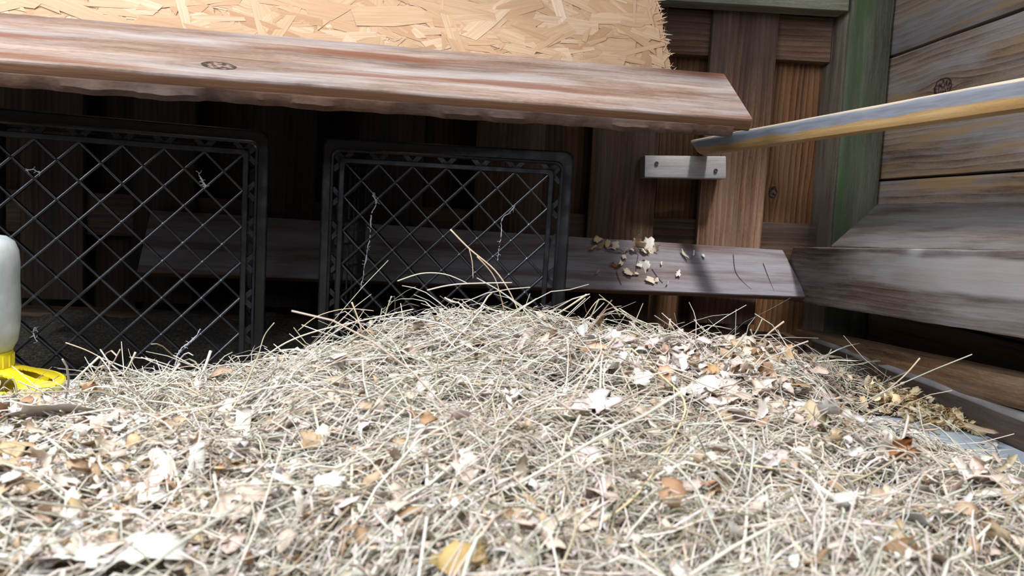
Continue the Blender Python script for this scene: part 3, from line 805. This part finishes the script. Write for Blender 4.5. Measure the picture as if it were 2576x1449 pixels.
# ------------------------------------------------------------------ shavings (loose, uncountable)
k = N('shaving_wood'); t = k.new('ShaderNodeAttribute', attribute_name='tint').outputs['Color']; tc = k.new('ShaderNodeTexCoord').outputs['Object']
k.l.new(k.mix(k.math('MULTIPLY', k.noise(tc, 250, 3), .45), t, (.62, .48, .34), 'MULTIPLY'), k.b.inputs['Base Color'])
k.b.inputs['Roughness'].default_value = .6; k.b.inputs['Specular IOR Level'].default_value = .3
k.bump(k.noise(tc, 700, 2), .3, .0004)
M_shav = k.m
SHC = [(.84, .78, .71), (.78, .65, .53), (.86, .83, .79), (.62, .46, .30), (.46, .29, .16)]
SHC = [tuple(q*.9 for q in c_) for c_ in SHC]
SHP = [.30, .30, .15, .18, .07]
def ribbon_batch(cx, cy, cz, L, Wd, curl, tilt, az, tint, K=7, J=3, thick=.0003):
    n = len(cx); s = np.linspace(-.5, .5, K); 
    ang = curl[:, None]*s                                # arc
    step = (L/(K-1))[:, None]
    lx = np.cumsum(np.cos(ang)*step, 1); lz = np.cumsum(np.sin(ang)*step, 1); lx -= lx.mean(1, keepdims=True); lz -= lz.mean(1, keepdims=True)
    wv = np.linspace(-.5, .5, J)
    wid = Wd[:, None]*(1-.3*np.abs(2*s)**3)*(1+rng.normal(0, .16, (n, K)))
    ej = np.zeros((1, K, 1)); ej[0, 0] = ej[0, -1] = .10; ej[0, 1] = ej[0, -2] = .04
    LX = np.repeat(lx[:, :, None], J, 2)+rng.normal(0, .0004, (n, K, J))+rng.normal(0, 1, (n, K, J))*ej*L[:, None, None]; LY = wid[:, :, None]*wv; LZ = np.repeat(lz[:, :, None], J, 2)
    def rot(a, b, t): c, s_ = np.cos(t)[:, None, None], np.sin(t)[:, None, None]; return a*c-b*s_, a*s_+b*c
    roll = rng.normal(0, .5, n); LY, LZ = rot(LY, LZ, roll); LX, LZ = rot(LX, LZ, tilt); LX, LY = rot(LX, LY, az)
    V = np.stack([LX+cx[:, None, None], LY+cy[:, None, None], LZ+cz[:, None, None]], -1)
    V[..., 2] = np.maximum(V[..., 2], .0015)
    V2 = V.copy(); V2[..., 2] -= thick
    idx = np.arange(n*K*J).reshape(n, K, J); N0 = n*K*J
    f = np.stack([idx[:, :-1, :-1], idx[:, 1:, :-1], idx[:, 1:, 1:], idx[:, :-1, 1:]], -1).reshape(-1, 4)
    f2 = f[:, ::-1]+N0
    e = []
    for A_, B_ in ((idx[:, :-1, 0], idx[:, 1:, 0]), (idx[:, 1:, -1], idx[:, :-1, -1])):
        e.append(np.stack([A_+N0, B_+N0, B_, A_], -1).reshape(-1, 4))
    for A_, B_ in ((idx[:, 0, 1:], idx[:, 0, :-1]), (idx[:, -1, :-1], idx[:, -1, 1:])):
        e.append(np.stack([A_+N0, B_+N0, B_, A_], -1).reshape(-1, 4))
    Vv = np.concatenate([V.reshape(-1, 3), V2.reshape(-1, 3)]); col = np.repeat(tint, K*J, 0)
    return Vv, np.concatenate([f, f2]+e), np.concatenate([col, col])
x, y = sample_xy(26000)
sd = shav_density(x, y); h = hfield(x, y)
okk = (rng.random(len(x)) < sd*.8) & (x < .61) & ~((x < x1+.01) & (y > .775) & (y < .90)) & ~((x < -.2) & (y > .90+.36*(x+.4))) & ~((x < .16) & (y > .98))
edge_floor = (h < .01); okk &= ~(edge_floor & (rng.random(len(x)) > .12))
x, y, h = x[okk], y[okk], h[okk]; n = len(x)
big = rng.random(n) < .32
L = np.where(big, rng.uniform(.014, .030, n), rng.uniform(.005, .014, n))*(.38+.62*y); Wd = L*rng.uniform(.25, .75, n)
c = palette(n, SHC, SHP, .10)
gold = np.exp(-((x-.56)/.07)**2-((y-.98)/.12)**2)[:, None]; c[:, :3] = c[:, :3]*(1-.6*gold)+np.array([.72, .50, .27])*.6*gold
V, Fq, T_ = ribbon_batch(x, y, np.maximum(h, .001)+rng.uniform(.005, .022, n)*np.clip(h/.04, .15, 1), L, Wd, rng.uniform(.2, 3.6, n)*rng.choice([-1, 1], n), rng.normal(0, .5, n), rng.uniform(0, 6.28, n), c)
def more(n, pts, L0, L1, cols, lift, flatten=1.0):
    pts = np.array(pts); c_ = palette(n, cols[0], cols[1], .08)
    L = rng.uniform(L0, L1, n); 
    return ribbon_batch(pts[:, 0], pts[:, 1], pts[:, 2]+rng.uniform(*lift, n), L, L*rng.uniform(.3, .8, n), rng.uniform(.3, 3.0, n)*rng.choice([-1, 1], n), rng.normal(0, .5, n)*flatten, rng.uniform(0, 6.28, n), c_)
parts_ = [(V, Fq, T_)]
n = 620; t = rng.random(n); A_ = onZ(2215, 1005, .012); B_ = onZ(2450, 1078, .002)
pts = np.array([[A_.x+(B_.x-A_.x)*q, A_.y+(B_.y-A_.y)*q, .0] for q in t]); pts[:, 0] = np.minimum(pts[:, 0]-.012+rng.normal(0, .016, n), .632); pts[:, 1] += rng.normal(0, .022, n); pts[:, 2] = np.clip(.036-.030*t, 0, 1)*rng.random(n)+.002
parts_.append(more(n, pts, .006, .017, ([(1.0, .78, .46), (1.0, .86, .62), (.80, .50, .22)], [.5, .35, .15]), (.0, .004)))
for (n, cx, cy, sx, sy, cols) in ((150, .20, .73, .055, .05, ([(.86, .74, .68), (.88, .84, .80), (.72, .48, .34)], [.5, .35, .15])), (90, .34, .92, .05, .06, ([(.84, .74, .64), (.70, .48, .28)], [.7, .3])),
                                  (170, -.24, .45, .10, .07, ([(.80, .68, .56), (.88, .85, .80), (.62, .44, .26)], [.4, .35, .25])), (80, -.42, .60, .06, .05, ([(.84, .78, .70), (.64, .44, .24)], [.7, .3]))):
    px_ = rng.normal(cx, sx, n); py_ = rng.normal(cy, sy, n)
    parts_.append(more(n, np.stack([px_, py_, hfield(px_, py_)], 1), .010, .026, cols, (.008, .022)))
n = 26; q_ = rx(2415, 990, XS+.002); px_ = rng.normal(XS+.012, .005, n); py_ = rng.normal(q_.y, .022, n)
parts_.append(more(n, np.stack([px_, py_, np.full(n, s2.z+.010)], 1), .006, .014, ([(.86, .76, .62), (.72, .54, .34)], [.7, .3]), (.0, .006)))
off_ = 0; Vs, Fs, Ts = [], [], []
for (a_, b_, c_) in parts_: Vs.append(a_); Fs.append(b_+off_); Ts.append(c_); off_ += len(a_)
V, Fq, T_ = np.concatenate(Vs), np.concatenate(Fs), np.concatenate(Ts)
o = attr_mesh('wood_shavings', V, Fq, T_, M_shav); tagset(o, 'cream and tan wood shavings strewn through the hay over the floor', 'shavings', None, 'stuff')

# ------------------------------------------------------------------ single shavings and stalks
def shaving(name, p, L, Wd, curl, tilt, az, col, label, group=None):
    v, f, c = ribbon_batch(np.array([0.]), np.array([0.]), np.array([10.]), np.array([L]), np.array([Wd]), np.array([curl]), np.array([tilt]), np.array([az]), np.array([[*[q*.84 for q in col], 1.]]), K=11, J=4)
    v[:, 2] -= 10
    o = attr_mesh(name, v, f, c, M_shav); o.location = p; return tagset(o, label, 'wood shaving', group)
def onPlane(px, py, p0, nn):
    d = ray(px, py); return O+d*((p0-O).dot(nn)/d.dot(nn))
ln = (lBL-lTL).cross(lTR-lTL).normalized()
if ln.y > 0: ln = -ln
shelf = [(1505, 600, .020, .012, 0), (1512, 618, .018, .009, 0), (1492, 622, .014, .009, 0), (1528, 612, .014, .008, 0), (1548, 615, .014, .011, 1), (1540, 625, .016, .005, 1), (1560, 628, .014, .006, 1), (1575, 628, .015, .007, 0),
         (1590, 626, .012, .005, 1), (1602, 605, .018, .011, 0), (1612, 614, .020, .014, 0), (1600, 628, .014, .009, 1), (1618, 628, .016, .008, 1), (1632, 612, .022, .016, 2), (1628, 630, .014, .008, 2), (1645, 626, .020, .010, 1), (1570, 646, .012, .006, 1),
         (1622, 668, .020, .014, 2), (1608, 667, .010, .008, 2), (1582, 685, .018, .015, 1), (1636, 704, .016, .014, 1), (1652, 704, .009, .006, 1), (1502, 684, .012, .006, 1), (1706, 688, .020, .007, 2), (1678, 714, .009, .005, 1), (1602, 688, .007, .006, 1),
         (1664, 662, .010, .003, 1), (1722, 638, .020, .004, 1), (1745, 637, .018, .003, 2), (1770, 643, .012, .004, 2), (1562, 662, .010, .007, 1)]
cc = [(.98, .78, .50), (1.05, .92, .74), (1.08, 1.04, .98)]
own = {(1570, 646): 'tan sliver of shaving just below the heaps on the low plank', (1622, 668): 'white squarish shaving in the middle of the low plank',
       (1608, 667): 'small pale chip touching the left of the white squarish shaving', (1582, 685): 'cream broad shaving below the reddish curl on the low plank',
       (1636, 704): 'cream crumpled shaving near the lower edge of the low plank', (1652, 704): 'small round chip right of the crumpled shaving at the plank edge',
       (1502, 684): 'small cream chip alone at the left of the low plank', (1706, 688): 'white curved shaving alone on the lit part of the low plank',
       (1678, 714): 'tiny pale chip close to the lower edge of the low plank', (1602, 688): 'tiny cream chip between the broad and squarish shavings',
       (1664, 662): 'thin tan sliver right of the white squarish shaving', (1722, 638): 'long thin sliver flat along the upper lit part of the low plank',
       (1745, 637): 'thin white sliver right of the long thin one on the low plank', (1770, 643): 'rightmost white sliver on the low plank', (1562, 662): 'cream curl resting on the reddish brown shaving'}
for (px, py, L, Wd, ci) in shelf:
    lift = .005 if py > 640 else .008
    p = onPlane(px, py, lTL+ln*lift, ln)
    heap = (px, py) not in own
    lab = own.get((px, py)) or ('pale shaving in the left heap on the low plank' if px < 1570 else 'pale shaving in the larger right heap on the low plank')
    grp = None if not heap else ('shavings in the left heap' if px < 1570 else 'shavings in the right heap')
    az = rnd.uniform(0, 3) if heap else rnd.uniform(-.5, .5)
    ti = rnd.uniform(.2, 1.2) if heap else .5
    shaving('wood_shaving', p, L*1.15, Wd*1.25, -rnd.uniform(.4, 1.8) if heap else rnd.uniform(.4, 1.2), ti*(1 if rnd.random() < .5 or not heap else -1), az if heap else math.pi/2+az, cc[ci], lab, grp)
p = onPlane(1551, 667, lTL+ln*.005, ln)
shaving('wood_shaving', p, .022, .012, 2.6, -.25, -.5, (.36, .13, .05), 'reddish brown curled wood shaving lying on the low tilted plank')

M_stem = plain('dark_stem', (.07, .05, .05), .8)
for pts_, lab in (([(1845, 640), (1850, 682), (1868, 708), (1890, 728)], 'thin dark curved stem lying across the lit end of the low plank'),
                  ([(1920, 662), (1932, 695), (1942, 720), (1950, 740)], 'thin dark straight stem nearest the cut end of the low plank'),
                  ([(1551, 682), (1556, 700), (1563, 716)], 'short thin stem below the reddish brown curl on the low plank'),
                  ([(1640, 676), (1652, 694), (1667, 712)], 'thin dark stem below the white squarish shaving'),
                  ([(1606, 640), (1602, 660), (1600, 682)], 'thin brown stem hanging from the larger shaving heap')):
    P_ = [onPlane(a, b, lTL+ln*.0025, ln) for a, b in pts_]
    g = G(); vs, fs = tube_geo([q-P_[0] for q in smooth_path(P_, 4)], .0006, 5); g.add(vs, fs)
    o = g.build('dry_stem', M_stem); o.location = P_[0]; tagset(o, lab, 'stem')

def atH(px, py, lift):
    """point where the ray meets the bedding surface, raised by lift"""
    d = ray(px, py); t = .25
    while t < 1.3:
        q = O+d*(t/d.y)
        if q.z < float(hfield(np.array([q.x]), np.array([q.y]))[0])+lift: return q
        t += .004
    return O+d*(1.0/d.y)
singles = [
 (1893, 1040, .040, .020, 3.4, .1, .25, (.86, .76, .70), 'large white rolled shaving lying among pink shavings right of the mound'),
 (1822, 985, .032, .026, .8, .3, 1.2, (.80, .68, .60), 'broad flat pinkish shaving standing just above the large white roll'),
 (1762, 975, .030, .020, .9, .4, .4, (.80, .77, .74), 'pale grey white shaving left of the broad pinkish shaving'),
 (1608, 950, .022, .018, 1.0, .3, .9, (.86, .82, .76), 'round white shaving at the right foot of the hay mound'),
 (1980, 895, .034, .014, 1.4, .5, 1.0, (.66, .42, .20), 'orange tan shaving at the far end of the bedding under the low plank'),
 (1785, 935, .020, .015, 1.0, .2, .6, (.55, .34, .16), 'brown leaf-like shaving in the hay above the pink shavings'),
 (2000, 970, .024, .015, 1.3, .3, -.4, (.55, .37, .18), 'brown shaving in the hay between post foot and pink shavings'),
 (2265, 1135, .030, .020, 4.2, .2, 1.4, (.46, .20, .07), 'tight rust brown curl beside the bare pale floor'),
 (2228, 1140, .026, .010, 3.0, 1.0, 1.5, (.86, .80, .72), 'white hooked shaving touching the rust brown curl'),
 (2462, 1075, .036, .010, .5, -.2, -.6, (.74, .54, .36), 'long tan shaving at the edge of the pale floor by the dark beam'),
 (2490, 1122, .020, .010, 2.4, .0, .1, (.86, .84, .82), 'small white arched shaving alone on the pale floor'),
 (2275, 1310, .034, .016, 1.8, .1, .1, (.86, .85, .82), 'white boat-shaped shaving in the hay at lower right'),
 (2270, 1250, .032, .010, 1.9, .1, -.2, (.78, .72, .64), 'cream twisted shaving above the white boat-shaped one'),
 (2520, 1240, .034, .014, .9, .1, -.1, (.80, .74, .62), 'cream flat shaving at the right edge above lower right hay'),
 (858, 1385, .022, .014, .7, .9, 1.4, (.72, .58, .48), 'pink tan shaving standing upright near the bottom left of centre'),
 (1165, 1405, .032, .014, 1.8, .1, .2, (.56, .40, .16), 'mustard brown shaving at the bottom edge below the mound'),
 (645, 1235, .030, .012, 2.8, .5, 1.1, (.88, .88, .86), 'bright white hooked shaving in the left foreground hay'),
 (600, 1265, .028, .026, .8, .5, .9, (.66, .54, .44), 'broad brownish pink flake left of the white hooked shaving'),
 (150, 1035, .060, .030, .5, .1, .05, (.84, .79, .74), 'large white shaving in front of the yellow feeder'),
 (340, 1385, .050, .024, .9, .1, .3, (.84, .82, .78), 'large white shaving at the lower left, lying flat'),
 (200, 1395, .034, .016, 1.4, .2, -.4, (.84, .80, .74), 'white shaving near the bottom left corner'),
 (250, 1385, .030, .020, 1.0, .3, .9, (.78, .66, .56), 'pinkish shaving lying between two white ones at lower left'),
 (30, 1130, .036, .012, 1.8, .1, .1, (.60, .42, .22), 'ochre curved shaving at the left edge'),
 (300, 1110, .030, .016, 1.6, .4, -.7, (.70, .58, .52), 'dusty pink curled shaving in the left foreground'),
 (820, 1215, .022, .012, 1.4, .3, -.3, (.84, .82, .80), 'small white curl in the hay left of the dark green stalk'),
 (1385, 1325, .026, .020, 1.2, .6, .8, (.72, .60, .48), 'tan cupped shaving under the bent yellow stalk'),
 (1500, 1010, .030, .024, .8, .2, .6, (.68, .62, .60), 'faint grey lilac flake at the front of the mound'),
]
for (px, py, L, Wd, cu, ti, az, col, lab) in singles:
    p = atH(px, py, .019)
    sc_ = 1.0
    if py > 1150: sc_ = .85
    shaving('wood_shaving', p, L*sc_, Wd*sc_, -cu if rnd.random() < .5 else cu, ti, az, col, lab)

def stalk(pts, r, col, label, name='hay_stalk', branch=()):
    def place(a, b, y):      # rest on the hay instead of passing below it
        q = onY(a, b, y)
        return atH(a, b, .017) if q.z < float(hfield(np.array([q.x]), np.array([q.y]))[0])+.015 and q.y < .85 else q
    root_pts = [place(a, b, y) for a, b, y in pts]
    path = smooth_path(root_pts, 5); n = len(path)
    c0 = root_pts[-1]
    def mk(path, r, nm, parent, rel):
        vs, fs = tube_geo([p-rel for p in path], [r*(1.0-.35*i/len(path)) for i in range(len(path))], 6)
        me = bpy.data.meshes.new(nm); me.from_pydata([tuple(v) for v in vs], [], fs); me.polygons.foreach_set('use_smooth', [True]*len(me.polygons))
        a = me.attributes.new('tint', 'FLOAT_COLOR', 'POINT'); a.data.foreach_set('color', np.tile(np.array([*col, 1.]), len(vs)))
        me.materials.append(M_hay); o = bpy.data.objects.new(nm, me); C.objects.link(o); o.parent = parent; return o
    o = mk(path, r, name, None, c0); o.location = c0
    for b in branch:
        mk(smooth_path([place(*q) for q in b], 4), r*.6, 'side_branch', o, c0)
    return tagset(o, label, 'stalk')
cr_, tn, gr, rd = (.74, .66, .50), (.62, .48, .33), (.42, .40, .28), (.40, .20, .14)
stalk([(1133, 577, .86), (1180, 625, .86), (1245, 680, .86), (1285, 740, .86), (1310, 800, .86)], .0010, tn, 'thin tan stalk rising highest from the mound before the right crate', branch=[[(1180, 625, .86), (1188, 660, .86), (1190, 700, .86)]])
stalk([(1548, 848, .80), (1500, 905, .72), (1455, 965, .66), (1425, 1045, .62)], .0013, (.72, .58, .46), 'thick pinkish straight stalk slanting on the right slope of the mound')
stalk([(1560, 850, .82), (1640, 925, .70), (1720, 1005, .60), (1700, 1090, .54), (1610, 1235, .46), (1480, 1335, .42)], .0009, (.72, .60, .36), 'long yellow stalk bent like an elbow right of centre')
stalk([(1238, 1000, .56), (1250, 1080, .52), (1252, 1180, .47), (1275, 1290, .43), (1310, 1400, .40)], .0010, gr, 'dark green stalk standing upright in the centre foreground', branch=[[(1252, 1085, .51), (1275, 1045, .51), (1305, 1008, .51)]])
stalk([(1425, 1092, .50), (1405, 1190, .46), (1398, 1290, .43)], .0008, cr_, 'left leg of the cream folded stalk in the foreground right of centre')
stalk([(1425, 1092, .50), (1455, 1160, .48), (1475, 1220, .46)], .0008, cr_, 'short cream stalk meeting the folded one at its peak')
stalk([(1232, 1008, .60), (1150, 1055, .56), (1050, 1110, .53), (930, 1175, .50)], .0009, cr_, 'long cream stalk slanting down left of the dark green stalk')
stalk([(1225, 1030, .59), (1150, 1085, .56), (1060, 1135, .53), (975, 1185, .50)], .0007, (.66, .60, .46), 'second slanting straw just below the long cream one')
stalk([(1972, 809, 1.05), (1935, 838, 1.05), (1905, 870, 1.06), (1885, 910, 1.07)], .0014, tn, 'thick tan stalk with blunt tip standing up under the low plank')
stalk([(1917, 803, 1.06), (1895, 845, 1.06), (1850, 882, 1.06), (1810, 905, 1.06)], .0010, gr, 'thin olive stalk crossing behind the blunt tan stalk')
stalk([(1888, 828, 1.05), (1900, 865, 1.05), (1920, 920, 1.05)], .0010, gr, 'short olive stalk leaning right beside the blunt tan stalk')
stalk([(1686, 802, .97), (1680, 838, .97), (1664, 895, .97)], .0010, cr_, 'short cream stalk with hooked tip standing right of the mound', branch=[[(1685, 812, .97), (1710, 850, .97), (1738, 890, .97)]])
stalk([(1656, 815, .95), (1630, 815, .95), (1605, 828, .95), (1590, 850, .95)], .0009, gr, 'arched grey green blade right of the mound')
stalk([(1476, 741, .90), (1430, 772, .90), (1385, 800, .90)], .0013, (.70, .60, .42), 'stiff tan straw pointing up right from the mound top')
stalk([(1507, 752, .90), (1490, 790, .90), (1470, 830, .90)], .0009, gr, 'thin green straw between the stiff tan straw and the arching blade')
stalk([(1560, 796, .91), (1535, 763, .90), (1505, 755, .90), (1470, 800, .90)], .0008, tn, 'arching blade looping over on the right of the mound')
stalk([(1630, 822, .92), (1580, 790, .92), (1545, 782, .92), (1500, 800, .92)], .0006, gr, 'very thin curved blade trailing right from the mound')
stalk([(2314, 901, .95), (2275, 945, .95), (2220, 990, .95), (2150, 1035, .95)], .0011, tn, 'tan stalk leaning up right before the brown beam')
stalk([(2092, 878, 1.05), (2075, 905, 1.05), (2055, 930, 1.05)], .0009, gr, 'short green straw at the end of the beam')
stalk([(2083, 900, 1.05), (2092, 930, 1.05), (2098, 955, 1.05)], .0009, cr_, 'short white straw beside the green one near the beam end')
stalk([(250, 897, .80), (215, 930, .79), (178, 965, .78)], .0012, (.66, .58, .44), 'tan stalk leaning left beside the yellow feeder', branch=[[(250, 897, .80), (275, 930, .79), (292, 975, .78)]])
stalk([(165, 862, .80), (215, 880, .80), (255, 900, .80)], .0006, tn, 'thin bent straw touching the tan stalk by the feeder')
stalk([(341, 886, .80), (325, 920, .80), (308, 945, .80)], .0011, (.66, .58, .46), 'short straw standing before the left crate base')
stalk([(530, 883, .80), (515, 925, .79), (498, 965, .78)], .0016, (.68, .66, .58), 'stout grey straw standing before the left crate right corner')
stalk([(452, 915, .80), (425, 950, .78), (385, 1000, .75)], .0011, (.70, .64, .54), 'pale straw slanting before the left crate')
stalk([(690, 812, .86), (665, 845, .86), (650, 895, .85)], .0007, gr, 'thin arched blade in the gap between the crates')
stalk([(750, 832, .86), (800, 795, .86), (870, 777, .86), (940, 782, .86)], .0006, tn, 'thin arched blade at the left shoulder of the mound')
stalk([(655, 905, .85), (720, 862, .85), (800, 832, .85), (930, 802, .85), (1040, 778, .85)], .0010, cr_, 'long cream straw sweeping over the left shoulder of the mound')
stalk([(1000, 707, .86), (1060, 688, .86), (1120, 690, .86), (1175, 712, .86)], .0007, cr_, 'pale arched blade on the mound top below the crate lattice')
stalk([(1075, 730, .86), (1150, 715, .85), (1288, 711, .85)], .0009, (.70, .62, .50), 'level straw lying across the mound top')
stalk([(1200, 645, .86), (1245, 700, .86), (1270, 790, .86)], .0008, (.50, .36, .24), 'brown straw rising beside the highest stalk')
stalk([(985, 745, .86), (970, 790, .86), (962, 830, .86)], .0008, gr, 'thin upright green straw on the left side of the mound')
stalk([(885, 760, .86), (900, 800, .86), (912, 840, .86)], .0010, tn, 'short upright straw on the left shoulder of the mound')
stalk([(887, 1148, .52), (884, 1230, .48), (890, 1325, .45)], .0009, cr_, 'upright cream straw in the left foreground')
stalk([(790, 1022, .58), (800, 1075, .56), (812, 1120, .54)], .0010, cr_, 'short cream straw left of the mound foot')
stalk([(0, 1052, .66), (90, 1020, .68), (190, 975, .70)], .0008, rd, 'dark red straw crossing the white shaving by the feeder')
stalk([(70, 1062, .62), (130, 1110, .58), (205, 1170, .54)], .0012, (.66, .64, .56), 'grey straw slanting in the left foreground')
stalk([(435, 1160, .52), (460, 1260, .47), (480, 1380, .43), (500, 1449, .41)], .0009, cr_, 'long upright straw in the left foreground near the bottom')
stalk([(2035, 1210, .55), (2150, 1290, .50), (2260, 1400, .46)], .0016, (.68, .66, .58), 'thick pale stem slanting down at lower right')
stalk([(1930, 1300, .48), (2000, 1370, .45), (2060, 1449, .43)], .0011, cr_, 'cream stem slanting down right at the bottom')
stalk([(2370, 1210, .52), (2400, 1290, .49), (2450, 1360, .47)], .0010, cr_, 'cream bent straw at the lower right')
stalk([(1680, 1150, .54), (1800, 1160, .53), (1960, 1180, .53), (2200, 1200, .53)], .0010, (.66, .62, .40), 'long yellow green stem lying level right of centre')

# ------------------------------------------------------------------ threads caught in the lattices
M_thread = plain('grey_thread', (.40, .40, .42), .7)
def thread(pts, label, r=.0006, fuzz=12):
    P = [onY(*p) for p in pts]; path = smooth_path(P, 6); rr = random.Random(len(label)); c0 = P[0]
    path = [p+Vector((rr.uniform(-1, 1), 0, rr.uniform(-1, 1)))*.0006 for p in path]
    g = G(); vs, fs = tube_geo([p-c0 for p in path], [r*rr.uniform(.6, 1.5) for _ in path], 5); g.add(vs, fs)
    for i in range(fuzz):
        q = rr.choice(path)-c0; d = Vector((rr.uniform(-1, 1), rr.uniform(-.3, .3), rr.uniform(-1, 1)))*.005
        vs, fs = tube_geo([q, q+d*.6+Vector((.001, 0, 0)), q+d], r*.4, 4); g.add(vs, fs)
    o = g.build('frayed_thread', M_thread); o.location = c0; tagset(o, label, 'thread')
thread([(938, 492, 1.058), (946, 512, 1.058), (934, 540, 1.058), (932, 590, 1.058), (922, 640, 1.058), (914, 690, 1.058), (908, 725, 1.058)], 'long grey frayed thread hanging down the left of the right crate lattice', .0007, 22)
thread([(1296, 518, 1.037), (1282, 535, 1.037), (1262, 552, 1.037), (1262, 585, 1.037), (1256, 620, 1.037), (1252, 655, 1.037)], 'thin grey thread snagged on the right crate lattice near its right side', .0005, 10)
thread([(500, 436, .965), (505, 448, .965), (512, 460, .966), (520, 470, .967)], 'wisp of grey fluff on the upper right of the left crate lattice', .0008, 18)
thread([(65, 428, .905), (85, 427, .905), (102, 436, .908)], 'short grey thread on the upper left of the left crate lattice', .0006, 6)
thread([(503, 828, .955), (490, 850, .955), (462, 872, .95), (448, 890, .945), (440, 925, .94)], 'grey frayed thread hanging low on the left crate lattice', .0007, 18)
thread([(88, 825, .895), (84, 838, .895), (95, 860, .895)], 'grey thread knot on the left crate lattice beside the feeder jar', .0006, 8)
